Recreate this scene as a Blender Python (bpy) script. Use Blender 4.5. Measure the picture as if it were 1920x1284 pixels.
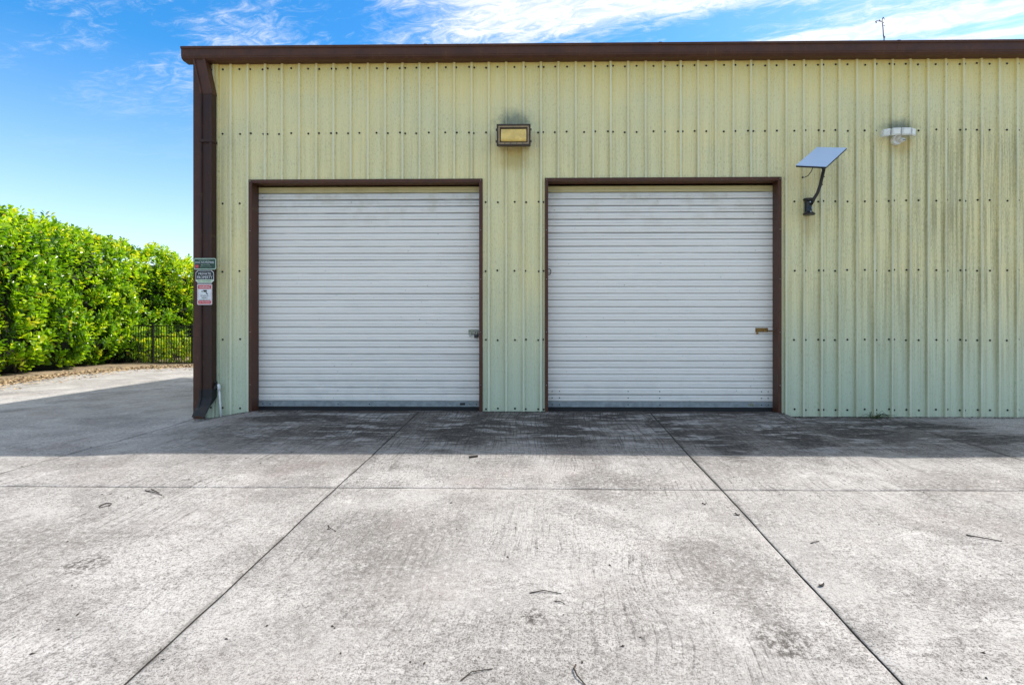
import bpy, bmesh, math, random
import numpy as np
from mathutils import Vector, Matrix, noise

scene = bpy.context.scene
for o in list(bpy.data.objects):
    bpy.data.objects.remove(o)
C = scene.collection
random.seed(7)
PI = math.pi

# ---------------------------------------------------------------- camera, sky, sun, exposure
cam_d = bpy.data.cameras.new('camera')
cam = bpy.data.objects.new('camera', cam_d)
C.objects.link(cam)
YAW = math.atan(0.016)
cam.location = (0.0, -7.082, 1.175)
cam.rotation_euler = (PI / 2, 0, YAW)
cam_d.sensor_width = 36.0
cam_d.lens = 18.75
cam_d.shift_x = -42 / 1920
cam_d.shift_y = -37 / 1920
cam_d.clip_start = 0.05
cam_d.clip_end = 2000
scene.camera = cam

SUN_DIR = Vector((0.775, 0.367, 1.0)).normalized()      # towards the sun
sun_d = bpy.data.lights.new('sun', 'SUN')
sun_d.energy = 3.2
sun_d.angle = math.radians(0.53)
sun_d.color = (1.0, 0.93, 0.84)
sun = bpy.data.objects.new('sun', sun_d)
C.objects.link(sun)
sun.location = (10, 5, 20)
sun.rotation_euler = (-SUN_DIR).to_track_quat('-Z', 'Y').to_euler()

scene.view_settings.view_transform = 'Standard'
scene.view_settings.look = 'None'
scene.view_settings.exposure = 1.02
scene.view_settings.gamma = 1.0
scene.view_settings.use_curve_mapping = False

world = bpy.data.worlds.new('World')
scene.world = world
world.use_nodes = True
SKY_STRENGTH = 0.15


class NT:
    """small helper to write node trees"""
    def __init__(self, tree):
        self.t = tree
        tree.nodes.clear()

    def n(self, kind, **kw):
        nd = self.t.nodes.new(kind)
        for k, v in kw.items():
            if k.startswith('i_'):
                key = k[2:]
                key = int(key) if key.isdigit() else key.replace('_', ' ')
                self.set(nd.inputs[key], v)
            else:
                setattr(nd, k, v)
        return nd

    def set(self, sock, v):
        if isinstance(v, bpy.types.NodeSocket):
            self.t.links.new(v, sock)
        elif isinstance(v, bpy.types.Node):
            self.t.links.new(v.outputs[0], sock)
        else:
            sock.default_value = v

    def math(self, op, a, b=None, c=None, clamp=False):
        nd = self.t.nodes.new('ShaderNodeMath')
        nd.operation = op
        nd.use_clamp = clamp
        for i, v in enumerate((a, b, c)):
            if v is not None:
                self.set(nd.inputs[i], v)
        return nd.outputs[0]

    def ramp(self, v, lo, hi, a=0.0, b=1.0, smooth=True):
        nd = self.t.nodes.new('ShaderNodeMapRange')
        nd.interpolation_type = 'SMOOTHSTEP' if smooth else 'LINEAR'
        self.set(nd.inputs['Value'], v)
        for k, x in (('From Min', lo), ('From Max', hi), ('To Min', a), ('To Max', b)):
            self.set(nd.inputs[k], x)
        return nd.outputs['Result']

    def mix(self, f, a, b, mode='MIX'):
        nd = self.t.nodes.new('ShaderNodeMix')
        nd.data_type = 'RGBA'
        nd.blend_type = mode
        self.set(nd.inputs[0], f)
        self.set(nd.inputs[6], a if not isinstance(a, tuple) or len(a) == 4 else a + (1.0,))
        self.set(nd.inputs[7], b if not isinstance(b, tuple) or len(b) == 4 else b + (1.0,))
        return nd.outputs[2]

    def noise(self, vec, scale, detail=4.0, rough=0.55, dist=0.0):
        nd = self.n('ShaderNodeTexNoise')
        self.set(nd.inputs['Vector'], vec)
        self.set(nd.inputs['Scale'], scale)
        self.set(nd.inputs['Detail'], detail)
        self.set(nd.inputs['Roughness'], rough)
        self.set(nd.inputs['Distortion'], dist)
        return nd.outputs[0]

    def mapping(self, vec, loc=(0, 0, 0), rot=(0, 0, 0), scale=(1, 1, 1)):
        nd = self.n('ShaderNodeMapping')
        self.set(nd.inputs['Vector'], vec)
        nd.inputs['Location'].default_value = loc
        nd.inputs['Rotation'].default_value = rot
        nd.inputs['Scale'].default_value = scale
        return nd.outputs[0]

    def xyz(self, vec):
        nd = self.n('ShaderNodeSeparateXYZ')
        self.set(nd.inputs[0], vec)
        return nd.outputs

    def comb(self, x, y, z):
        nd = self.n('ShaderNodeCombineXYZ')
        for i, v in enumerate((x, y, z)):
            self.set(nd.inputs[i], v)
        return nd.outputs[0]


def build_sky():
    w = NT(world.node_tree)
    sky = w.n('ShaderNodeTexSky', sky_type='NISHITA', sun_disc=False)
    sky.sun_elevation = math.asin(SUN_DIR.z)
    sky.sun_rotation = math.atan2(SUN_DIR.x, SUN_DIR.y)
    sky.altitude = 0
    sky.air_density = 1.0
    sky.dust_density = 0.8
    sky.ozone_density = 2.0
    hs = w.n('ShaderNodeHueSaturation')
    w.set(hs.inputs['Color'], sky.outputs[0])
    hs.inputs['Hue'].default_value = 0.498
    hs.inputs['Value'].default_value = 0.84
    tc = w.n('ShaderNodeTexCoord')
    x, y, z = w.xyz(tc.outputs['Generated'])
    w.set(hs.inputs['Saturation'], w.ramp(z, 0.02, 0.40, 0.85, 1.45, False))      # paler in the haze near the horizon
    zz = w.math('MAXIMUM', z, 0.02)
    px = w.math('DIVIDE', x, zz)
    py = w.math('DIVIDE', y, zz)
    # cirrus lies in streaks; a runs along them, c across them
    a = w.math('SUBTRACT', w.math('MULTIPLY', px, 0.943), w.math('MULTIPLY', py, 0.333))
    c = w.math('ADD', w.math('MULTIPLY', px, 0.333), w.math('MULTIPLY', py, 0.943))
    wob = w.noise(w.comb(w.math('MULTIPLY', a, 0.9), w.math('MULTIPLY', c, 1.6), 3.1), 1.0, 3.0)
    c2 = w.math('ADD', c, w.math('MULTIPLY', w.math('SUBTRACT', wob, 0.5), 0.22))
    streak = w.noise(w.comb(w.math('MULTIPLY', a, 1.6), w.math('MULTIPLY', c2, 7.0), 0.0), 1.0, 8.0, 0.66, 0.5)
    fine = w.noise(w.comb(w.math('MULTIPLY', a, 9.0), w.math('MULTIPLY', c2, 16.0), 5.0), 1.0, 7.0, 0.70, 1.2)
    tex = w.math('ADD', w.math('MULTIPLY', streak, 0.52), w.math('MULTIPLY', fine, 0.48))

    def band(c0, w0, amp):
        d = w.math('ABSOLUTE', w.math('SUBTRACT', c2, c0))
        return w.ramp(d, w0, 0.0, 0.0, amp)
    bands = w.math('ADD', w.math('MULTIPLY', band(1.62, 0.28, 0.78), w.ramp(a, -1.25, -0.45)),
                   w.math('ADD', w.math('MULTIPLY', band(2.10, 0.075, 0.72), w.ramp(a, -0.3, 0.25)),
                          w.math('MULTIPLY', band(2.27, 0.06, 0.62), w.ramp(a, 0.0, 0.6))))
    broad = w.noise(w.comb(w.math('MULTIPLY', a, 0.55), w.math('MULTIPLY', c, 0.9), 8.0), 1.0, 3.0)
    wisps = w.ramp(broad, 0.34, 0.66, 0.05, 0.55)
    high = w.ramp(z, 0.45, 0.68, 0.0, 0.65)      # extra cloud added overhead, mostly out of view, to whiten the shade light
    cover = w.math('MINIMUM', w.math('ADD', w.math('ADD', bands, wisps), high), 0.95)
    dens = w.ramp(w.math('ADD', tex, w.math('MULTIPLY', cover, 0.55)), 0.62, 1.02)
    dens = w.math('MULTIPLY', dens, w.ramp(z, 0.26, 0.42, 0.05, 1.0))
    col = w.mix(w.math('MULTIPLY', w.math('MULTIPLY', dens, w.ramp(fine, 0.36, 0.62, 0.66, 1.0)), 0.95), hs.outputs[0], (4.0, 4.0, 4.0))
    bg = w.n('ShaderNodeBackground')
    w.set(bg.inputs['Color'], col)
    bg.inputs['Strength'].default_value = SKY_STRENGTH
    out = w.n('ShaderNodeOutputWorld')
    w.set(out.inputs['Surface'], bg)


build_sky()


# ---------------------------------------------------------------- materials
def mat(name):
    m = bpy.data.materials.new(name)
    m.use_nodes = True
    nt = NT(m.node_tree)
    out = nt.n('ShaderNodeOutputMaterial')
    bs = nt.n('ShaderNodeBsdfPrincipled')
    nt.set(out.inputs['Surface'], bs)
    return m, nt, bs, out


def bump(nt, bs, h, strength=0.3, dist=0.01):
    b = nt.n('ShaderNodeBump')
    b.inputs['Strength'].default_value = strength
    b.inputs['Distance'].default_value = dist
    nt.set(b.inputs['Height'], h)
    nt.set(bs.inputs['Normal'], b)


def plain(name, col, rough=0.5, metal=0.0, var=0.12, scale=14.0):
    m, nt, bs, _ = mat(name)
    geo = nt.n('ShaderNodeNewGeometry')
    f = nt.noise(geo.outputs['Position'], scale, 5.0)
    dark = tuple(c * (1 - var * 2) for c in col)
    lite = tuple(min(1, c * (1 + var)) for c in col)
    nt.set(bs.inputs['Base Color'], nt.mix(nt.ramp(f, 0.3, 0.7), dark, lite))
    nt.set(bs.inputs['Roughness'], nt.ramp(f, 0.2, 0.8, rough * 0.85, min(1, rough * 1.2)))
    bs.inputs['Metallic'].default_value = metal
    return m


JX = (-1.642, 1.404)              # control joints running away from the wall
SLAB = 3.046
JY = (0.0, -2.86)                 # control joints parallel to the wall


def concrete_material():
    m, nt, bs, _ = mat('weathered concrete')
    P = nt.n('ShaderNodeNewGeometry').outputs['Position']
    x, y, z = nt.xyz(P)
    flat = nt.comb(x, y, 0.0)
    big = nt.noise(flat, 0.55, 5.0, 0.6, 0.4)
    mid = nt.noise(flat, 2.6, 7.0, 0.62, 0.6)
    # broom finish: fine lines that wander, running away from the wall
    bend = nt.noise(flat, 0.7, 2.0)
    bx = nt.math('ADD', x, nt.math('MULTIPLY', bend, 0.35))
    broom = nt.noise(nt.comb(nt.math('MULTIPLY', bx, 62.0), nt.math('MULTIPLY', y, 1.6), 0.0), 1.0, 4.0, 0.65, 0.15)
    broom_area = nt.ramp(nt.noise(flat, 0.9, 2.0), 0.40, 0.66)
    sand = nt.noise(flat, 80.0, 5.0, 0.8)
    sand2 = nt.noise(flat, 28.0, 6.0, 0.78)
    grit = nt.noise(flat, 230.0, 2.0, 0.7)
    smear = nt.noise(nt.mapping(flat, rot=(0, 0, 0.5), scale=(3.0, 11.0, 1.0)), 1.0, 7.0, 0.68, 0.5)
    patch = nt.noise(nt.mapping(flat, loc=(7, 3, 0)), 1.1, 6.0, 0.65, 0.8)
    col = nt.mix(nt.ramp(big, 0.32, 0.68), (0.385, 0.368, 0.350), (0.545, 0.528, 0.510))
    col = nt.mix(nt.ramp(mid, 0.44, 0.68, 0.0, 0.55), col, (0.270, 0.257, 0.245))
    col = nt.mix(nt.ramp(patch, 0.50, 0.66, 0.0, 0.65), col, (0.222, 0.210, 0.200))
    blot = nt.noise(nt.mapping(flat, loc=(2, 9, 0)), 4.5, 8.0, 0.75, 0.4)
    col = nt.mix(nt.ramp(blot, 0.54, 0.70, 0.0, 0.60), col, (0.700, 0.682, 0.660))
    col = nt.mix(nt.ramp(blot, 0.46, 0.32, 0.0, 0.50), col, (0.185, 0.175, 0.166))
    col = nt.mix(nt.ramp(smear, 0.54, 0.74, 0.0, 0.30), col, (0.560, 0.535, 0.505))
    worn = nt.ramp(patch, 0.32, 0.62, 0.45, 1.0)
    pit = nt.math('MULTIPLY', nt.ramp(sand, 0.51, 0.42), worn)
    col = nt.mix(nt.math('MULTIPLY', pit, 0.90), col, (0.045, 0.041, 0.038))
    pit2 = nt.math('MULTIPLY', nt.ramp(sand2, 0.48, 0.39), worn)
    col = nt.mix(nt.math('MULTIPLY', pit2, 0.75), col, (0.070, 0.064, 0.059))
    col = nt.mix(nt.ramp(sand2, 0.54, 0.66, 0.0, 0.55), col, (0.740, 0.720, 0.690))
    orn = nt.n('ShaderNodeObjectInfo').outputs['Random']
    col = nt.mix(nt.ramp(orn, 0.0, 1.0, 0.0, 0.22), col, (0.27, 0.25, 0.23))
    col = nt.mix(nt.ramp(grit, 0.54, 0.68, 0.0, 0.60), col, (0.68, 0.66, 0.63))
    col = nt.mix(nt.math('MULTIPLY', nt.ramp(broom, 0.48, 0.36), nt.math('MULTIPLY', broom_area, nt.ramp(sand2, 0.60, 0.40, 0.2, 0.85))), col, (0.075, 0.070, 0.066))
    # rusty pink clay stain
    pink = nt.ramp(nt.noise(nt.mapping(flat, loc=(4, 2, 0)), 0.8, 3.0), 0.52, 0.75, 0.0, 0.22)
    col = nt.mix(pink, col, (0.36, 0.295, 0.27))
    # apron mildew and tyre grime, with the building's shade deepened in the colour
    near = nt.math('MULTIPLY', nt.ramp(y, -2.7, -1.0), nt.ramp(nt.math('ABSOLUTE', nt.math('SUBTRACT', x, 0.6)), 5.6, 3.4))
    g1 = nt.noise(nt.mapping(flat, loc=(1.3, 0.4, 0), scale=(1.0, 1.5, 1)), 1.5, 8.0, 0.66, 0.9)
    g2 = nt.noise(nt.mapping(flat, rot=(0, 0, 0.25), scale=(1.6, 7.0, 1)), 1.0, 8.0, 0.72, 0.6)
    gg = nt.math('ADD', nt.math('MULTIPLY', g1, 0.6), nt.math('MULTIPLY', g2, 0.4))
    tone = nt.math('MULTIPLY', near, nt.ramp(gg, 0.36, 0.58, 0.35, 0.95))
    col = nt.mix(tone, col, (0.070, 0.065, 0.060))
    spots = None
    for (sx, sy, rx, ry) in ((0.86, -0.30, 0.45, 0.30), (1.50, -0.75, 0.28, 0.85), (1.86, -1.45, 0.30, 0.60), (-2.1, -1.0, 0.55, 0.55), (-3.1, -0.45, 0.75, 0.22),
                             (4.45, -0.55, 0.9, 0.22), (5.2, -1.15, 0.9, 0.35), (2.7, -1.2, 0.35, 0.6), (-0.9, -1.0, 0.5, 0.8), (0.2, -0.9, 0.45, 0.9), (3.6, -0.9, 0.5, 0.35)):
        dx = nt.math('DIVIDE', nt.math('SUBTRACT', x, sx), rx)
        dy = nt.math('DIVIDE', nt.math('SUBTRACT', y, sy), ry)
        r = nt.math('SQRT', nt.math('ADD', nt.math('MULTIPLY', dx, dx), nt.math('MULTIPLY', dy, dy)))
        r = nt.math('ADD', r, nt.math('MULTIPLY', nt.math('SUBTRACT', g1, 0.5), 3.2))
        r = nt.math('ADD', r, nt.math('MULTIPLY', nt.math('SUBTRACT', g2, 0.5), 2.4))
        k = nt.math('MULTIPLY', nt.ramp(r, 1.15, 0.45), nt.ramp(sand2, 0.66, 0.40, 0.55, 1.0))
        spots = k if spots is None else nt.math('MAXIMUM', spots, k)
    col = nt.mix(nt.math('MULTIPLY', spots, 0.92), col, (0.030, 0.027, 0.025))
    # worn scuffs where the grime has been scraped off
    scuff = nt.math('MULTIPLY', near, nt.ramp(g2, 0.52, 0.58, 0.0, 0.9))
    col = nt.mix(scuff, col, (0.36, 0.355, 0.35))
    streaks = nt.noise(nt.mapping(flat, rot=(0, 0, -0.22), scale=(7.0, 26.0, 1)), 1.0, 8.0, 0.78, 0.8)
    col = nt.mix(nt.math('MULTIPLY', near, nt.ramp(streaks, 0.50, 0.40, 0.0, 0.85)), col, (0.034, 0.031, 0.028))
    col = nt.mix(nt.math('MULTIPLY', near, nt.ramp(streaks, 0.55, 0.64, 0.0, 0.60)), col, (0.34, 0.33, 0.315))
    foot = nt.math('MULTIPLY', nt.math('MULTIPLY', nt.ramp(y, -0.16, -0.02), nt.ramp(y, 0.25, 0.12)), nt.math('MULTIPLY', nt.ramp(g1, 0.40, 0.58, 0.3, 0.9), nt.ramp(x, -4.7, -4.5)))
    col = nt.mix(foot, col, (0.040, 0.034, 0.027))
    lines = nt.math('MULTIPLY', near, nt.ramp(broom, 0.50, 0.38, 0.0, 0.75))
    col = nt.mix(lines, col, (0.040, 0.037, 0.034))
    # splashes and hairline cracks on the open slabs
    for (sx, sy, rr) in ((1.05, -4.72, 0.16), (-2.6, -4.1, 0.17), (-0.05, -4.55, 0.10), (-3.6, -4.75, 0.22)):
        dx = nt.math('SUBTRACT', x, sx)
        dy = nt.math('SUBTRACT', y, sy)
        rad = nt.math('DIVIDE', nt.math('SQRT', nt.math('ADD', nt.math('MULTIPLY', dx, dx), nt.math('MULTIPLY', dy, dy))), rr)
        k = nt.math('MULTIPLY', nt.ramp(rad, 1.0, 0.3), nt.ramp(sand2, 0.54, 0.44))
        col = nt.mix(nt.math('MULTIPLY', k, 0.8), col, (0.060, 0.052, 0.046))
    grime = None
    for (sx, sy, rx, ry) in ((1.85, -2.35, 0.55, 0.42), (0.30, -1.95, 0.45, 0.25), (-2.3, -2.3, 0.8, 0.35), (0.7, -2.75, 0.5, 0.35), (3.4, -2.7, 0.8, 0.4), (-0.9, -4.0, 0.5, 0.6), (1.0, -4.2, 0.4, 0.5), (-3.2, -3.9, 0.7, 0.5), (-4.4, -2.2, 0.9, 0.35)):
        dx = nt.math('DIVIDE', nt.math('SUBTRACT', x, sx), rx)
        dy = nt.math('DIVIDE', nt.math('SUBTRACT', y, sy), ry)
        rad = nt.math('SQRT', nt.math('ADD', nt.math('MULTIPLY', dx, dx), nt.math('MULTIPLY', dy, dy)))
        rad = nt.math('ADD', rad, nt.math('MULTIPLY', nt.math('SUBTRACT', blot, 0.5), 2.6))
        k = nt.ramp(rad, 1.2, 0.1)
        grime = k if grime is None else nt.math('MAXIMUM', grime, k)
    col = nt.mix(nt.math('MULTIPLY', grime, nt.ramp(sand2, 0.60, 0.42, 0.12, 0.60)), col, (0.150, 0.135, 0.122))
    # dirt that gathers beside the joints
    jd = None
    for jx in JX + (JX[0] - SLAB, JX[1] + SLAB):
        d = nt.math('ABSOLUTE', nt.math('SUBTRACT', x, jx))
        jd = d if jd is None else nt.math('MINIMUM', jd, d)
    for jy in JY:
        jd = nt.math('MINIMUM', jd, nt.math('ABSOLUTE', nt.math('SUBTRACT', y, jy)))
    jn = nt.math('MULTIPLY', nt.ramp(jd, 0.030, 0.006), nt.ramp(mid, 0.40, 0.62))
    col = nt.mix(nt.math('MULTIPLY', jn, 0.6), col, (0.10, 0.095, 0.088))
    nt.set(bs.inputs['Base Color'], col)
    nt.set(bs.inputs['Roughness'], 0.92)
    bs.inputs['Specular IOR Level'].default_value = 0.25
    h = nt.math('ADD', nt.math('MULTIPLY', sand, 0.55), nt.math('MULTIPLY', grit, 0.25))
    h = nt.math('ADD', h, nt.math('MULTIPLY', nt.math('MULTIPLY', broom, broom_area), 0.45))
    h = nt.math('ADD', h, nt.math('MULTIPLY', smear, 0.35))
    bump(nt, bs, h, 1.0, 0.010)
    return m


def wall_material():
    m, nt, bs, _ = mat('sage painted steel with mildew')
    P = nt.n('ShaderNodeNewGeometry').outputs['Position']
    x, y, z = nt.xyz(P)
    rnd = nt.n('ShaderNodeObjectInfo').outputs['Random']
    base = nt.mix(nt.ramp(rnd, 0.0, 1.0), (0.480, 0.565, 0.420), (0.530, 0.595, 0.440))
    soft = nt.noise(P, 0.9, 4.0, 0.6, 0.4)
    run = nt.noise(nt.comb(nt.math('MULTIPLY', x, 26.0), 0.0, nt.math('MULTIPLY', z, 0.7)), 1.0, 4.0, 0.6)
    # yellow film painted in for warm bounced light, thinning to sage near the ground
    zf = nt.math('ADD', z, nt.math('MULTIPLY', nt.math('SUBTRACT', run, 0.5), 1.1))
    tone = nt.ramp(zf, 0.2, 2.3, 0.05, 1.0)
    col = nt.mix(nt.math('MULTIPLY', tone, nt.ramp(soft, 0.25, 0.75, 0.95, 0.60)), base, (0.850, 0.725, 0.350))
    col = nt.mix(nt.ramp(zf, 3.95, 4.70, 0.0, 0.75), col, (0.820, 0.620, 0.170))  # warmer bounce under the gutter, also put into the colour
    # long vertical runs of rain dirt and chalky runs
    v1 = nt.noise(nt.comb(nt.math('MULTIPLY', x, 17.0), 0.0, nt.math('MULTIPLY', z, 0.55)), 1.0, 6.0, 0.62, 0.1)
    v2 = nt.noise(nt.comb(nt.math('MULTIPLY', x, 70.0), 0.0, nt.math('MULTIPLY', z, 1.3)), 1.0, 4.0, 0.6)
    fine = nt.noise(nt.comb(nt.math('MULTIPLY', x, 90.0), 0.0, nt.math('MULTIPLY', z, 22.0)), 1.0, 5.0, 0.7)
    side = nt.ramp(x, 2.4, 5.6, 0.30, 1.0)
    lefts = nt.ramp(x, -3.2, -4.3, 0.0, 0.45)
    lev = nt.math('MULTIPLY', nt.ramp(z, 4.3, 3.5), nt.ramp(z, 0.1, 1.6, 0.25, 1.0))
    row = nt.math('FRACT', nt.math('DIVIDE', nt.math('SUBTRACT', z, 0.030), 0.9165))     # runs start at the screw rows
    lev = nt.math('MULTIPLY', lev, nt.math('MULTIPLY', nt.ramp(row, 0.30, 0.80, 0.85, 1.08), nt.ramp(row, 1.0, 0.88, 0.78, 1.0)))
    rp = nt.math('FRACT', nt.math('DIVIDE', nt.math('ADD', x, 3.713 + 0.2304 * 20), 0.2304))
    hug = nt.math('MAXIMUM', nt.ramp(rp, 0.70, 0.93, 0.0, 0.8), nt.ramp(rp, 0.22, 0.09, 0.0, 0.35))
    amt = nt.math('MULTIPLY', nt.math('MAXIMUM', side, lefts), lev)
    hugd = nt.math('MULTIPLY', hug, nt.math('MULTIPLY', nt.ramp(z, 4.5, 3.0, 0.12, 1.0), nt.ramp(x, -4.5, 4.5, 0.25, 0.9)))
    dirt = nt.math('ADD', nt.math('MULTIPLY', v1, 0.55), nt.math('ADD', nt.math('MULTIPLY', v2, 0.2), nt.math('MULTIPLY', fine, 0.25)))
    mil = nt.math('MULTIPLY', nt.ramp(dirt, 0.44, 0.60), amt)
    col = nt.mix(nt.math('MULTIPLY', mil, 0.64), col, (0.205, 0.185, 0.075))
    col = nt.mix(nt.math('MULTIPLY', hugd, nt.ramp(dirt, 0.36, 0.56, 0.1, 0.55)), col, (0.270, 0.245, 0.110))
    speck = nt.math('MULTIPLY', nt.ramp(fine, 0.53, 0.64), nt.ramp(soft, 0.35, 0.6, 0.3, 1.0))
    col = nt.mix(nt.math('MULTIPLY', speck, 0.42), col, (0.30, 0.27, 0.13))
    chalk = nt.ramp(v2, 0.56, 0.70, 0.0, 0.30)
    col = nt.mix(chalk, col, (0.70, 0.72, 0.58))

    rag = nt.math('ADD', nt.math('MULTIPLY', nt.noise(P, 9.0, 7.0, 0.75), 0.65), nt.math('MULTIPLY', fine, 0.35))

    crown_highlight = nt.math('MULTIPLY', nt.math('MAXIMUM', nt.ramp(rp, 0.935, 0.955), nt.ramp(rp, 0.065, 0.045)), nt.ramp(v2, 0.40, 0.58, 0.10, 0.45))  # rib highlights painted as a paler crown colour
    col = nt.mix(crown_highlight, col, (0.760, 0.790, 0.640))

    def blob(cx, cz, rx, rz, amp, colr, c0):
        dx = nt.math('DIVIDE', nt.math('SUBTRACT', x, cx), rx)
        dz = nt.math('DIVIDE', nt.math('SUBTRACT', z, cz), rz)
        r = nt.math('SQRT', nt.math('ADD', nt.math('MULTIPLY', dx, dx), nt.math('MULTIPLY', dz, dz)))
        r = nt.math('ADD', r, nt.math('MULTIPLY', nt.math('SUBTRACT', rag, 0.5), 2.2))
        return nt.mix(nt.ramp(r, 1.0, 0.15, 0.0, amp), c0, colr)
    # soot over the lamps, rusty drip below them
    col = blob(-0.385, 3.83, 0.34, 0.24, 0.75, (0.130, 0.165, 0.140), col)
    col = blob(4.67, 3.71, 0.31, 0.20, 0.80, (0.085, 0.115, 0.100), col)
    col = blob(-0.385, 3.36, 0.32, 0.26, 0.65, (0.600, 0.430, 0.115), col)
    col = blob(4.70, 3.50, 0.22, 0.20, 0.60, (0.560, 0.400, 0.120), col)
    col = blob(3.50, 2.45, 0.16, 0.30, 0.45, (0.480, 0.360, 0.140), col)
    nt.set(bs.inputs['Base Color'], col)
    nt.set(bs.inputs['Roughness'], nt.ramp(dirt, 0.3, 0.7, 0.38, 0.62))
    bs.inputs['Specular IOR Level'].default_value = 0.45
    wave = nt.noise(nt.comb(nt.math('MULTIPLY', x, 5.0), 0.0, nt.math('MULTIPLY', z, 1.2)), 1.0, 2.0)
    bump(nt, bs, wave, 0.35, 0.03)
    return m


def slat_material(name, col, stain):
    m, nt, bs, _ = mat(name)
    P = nt.n('ShaderNodeNewGeometry').outputs['Position']
    x, y, z = nt.xyz(P)
    s1 = nt.noise(nt.comb(nt.math('MULTIPLY', x, 2.2), 0.0, nt.math('MULTIPLY', z, 40.0)), 1.0, 6.0, 0.65)
    s2 = nt.noise(P, 5.0, 5.0, 0.6)
    c = nt.mix(nt.ramp(s1, 0.48, 0.72, 0.0, 0.28), col, tuple(v * 0.72 for v in col))
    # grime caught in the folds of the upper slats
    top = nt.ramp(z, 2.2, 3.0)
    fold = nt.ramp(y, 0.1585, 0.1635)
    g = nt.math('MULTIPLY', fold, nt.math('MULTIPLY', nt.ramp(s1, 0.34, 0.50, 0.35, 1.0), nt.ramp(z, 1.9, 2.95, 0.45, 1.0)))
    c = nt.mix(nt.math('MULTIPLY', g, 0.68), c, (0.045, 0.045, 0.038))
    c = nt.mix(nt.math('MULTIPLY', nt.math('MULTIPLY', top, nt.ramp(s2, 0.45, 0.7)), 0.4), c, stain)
    low = nt.math('MULTIPLY', nt.ramp(z, 0.75, 0.1), nt.ramp(nt.noise(P, 3.5, 6.0, 0.7), 0.45, 0.68))
    c = nt.mix(nt.math('MULTIPLY', low, 0.16), c, (0.34, 0.33, 0.30))
    specks = nt.ramp(nt.noise(P, 30.0, 2.0, 0.5), 0.72, 0.77)
    c = nt.mix(nt.math('MULTIPLY', specks, 0.5), c, (0.2, 0.19, 0.17))
    nt.set(bs.inputs['Base Color'], c)
    bs.inputs['Roughness'].default_value = 0.42
    return m


def brown_material(name, col, rough):
    m, nt, bs, _ = mat(name)
    P = nt.n('ShaderNodeNewGeometry').outputs['Position']
    x, y, z = nt.xyz(P)
    f = nt.noise(nt.comb(nt.math('MULTIPLY', x, 5.0), nt.math('MULTIPLY', y, 5.0), nt.math('MULTIPLY', z, 5.0)), 1.0, 7.0, 0.7)
    st = nt.noise(nt.comb(nt.math('MULTIPLY', x, 55.0), 0.0, nt.math('MULTIPLY', z, 4.0)), 1.0, 4.0, 0.6)
    c = nt.mix(nt.ramp(f, 0.35, 0.7), tuple(v * 0.8 for v in col), tuple(v * 1.15 for v in col))
    c = nt.mix(nt.math('MULTIPLY', nt.ramp(st, 0.58, 0.72), nt.ramp(f, 0.45, 0.6, 0.0, 0.5)), c, (0.16, 0.135, 0.06))
    nt.set(bs.inputs['Base Color'], c)
    nt.set(bs.inputs['Roughness'], nt.ramp(f, 0.3, 0.7, rough * 0.8, rough * 1.25))
    bs.inputs['Specular IOR Level'].default_value = 0.28
    return m


def leaf_material(name, tint_attr):
    m, nt, bs, out = mat(name)
    at = nt.n('ShaderNodeAttribute', attribute_name='tint')
    t = at.outputs['Fac']
    ramp = nt.n('ShaderNodeValToRGB')
    nt.set(ramp.inputs[0], t)
    e = ramp.color_ramp.elements
    e[0].position, e[0].color = 0.0, (0.050, 0.120, 0.010, 1)
    e[1].position, e[1].color = 1.0, (0.50, 0.36, 0.035, 1)
    for pos, c in ((0.35, (0.150, 0.310, 0.014, 1)), (0.65, (0.350, 0.520, 0.018, 1)), (0.92, (0.580, 0.600, 0.030, 1))):
        q = e.new(pos)
        q.color = c
    nt.set(bs.inputs['Base Color'], ramp.outputs[0])
    bs.inputs['Roughness'].default_value = 0.22
    bs.inputs['Specular IOR Level'].default_value = 0.5
    tr = nt.n('ShaderNodeBsdfTranslucent')
    nt.set(tr.inputs['Color'], nt.mix(1.0, ramp.outputs[0], (1.6, 1.6, 0.6), 'MULTIPLY'))
    mx = nt.n('ShaderNodeMixShader')
    mx.inputs[0].default_value = 0.48
    nt.set(mx.inputs[1], bs)
    nt.set(mx.inputs[2], tr)
    nt.set(out.inputs['Surface'], mx)
    return m


def soil_material(name, c1, c2, scale):
    m, nt, bs, _ = mat(name)
    P = nt.n('ShaderNodeNewGeometry').outputs['Position']
    f = nt.noise(P, scale, 8.0, 0.7)
    g = nt.noise(P, scale * 12, 3.0, 0.6)
    c = nt.mix(nt.ramp(f, 0.35, 0.65), c1, c2)
    c = nt.mix(nt.ramp(g, 0.5, 0.65, 0.0, 0.6), c, tuple(v * 1.7 for v in c2))
    nt.set(bs.inputs['Base Color'], c)
    bs.inputs['Roughness'].default_value = 0.95
    bump(nt, bs, g, 0.8, 0.02)
    return m


M = {}
M['concrete'] = concrete_material()
M['joint'] = soil_material('dirt in the joints', (0.030, 0.027, 0.023), (0.060, 0.054, 0.045), 9.0)
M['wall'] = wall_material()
M['slat'] = slat_material('white slat paint', (0.85, 0.805, 0.735), (0.50, 0.43, 0.30))
M['slat_top'] = slat_material('yellowed slat paint', (0.62, 0.53, 0.27), (0.45, 0.36, 0.16))
M['brown'] = brown_material('brown trim paint', (0.088, 0.036, 0.021), 0.5)
M['brown_dark'] = brown_material('dark brown downspout paint', (0.046, 0.020, 0.014), 0.5)
M['black_rubber'] = plain('black rubber', (0.014, 0.014, 0.015), 0.7)
M['black_metal'] = plain('black coated metal', (0.016, 0.017, 0.019), 0.38)
M['fence'] = plain('black fence paint', (0.013, 0.014, 0.016), 0.4)
M['screw'] = plain('dark screw heads', (0.010, 0.014, 0.012), 0.7)
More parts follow.
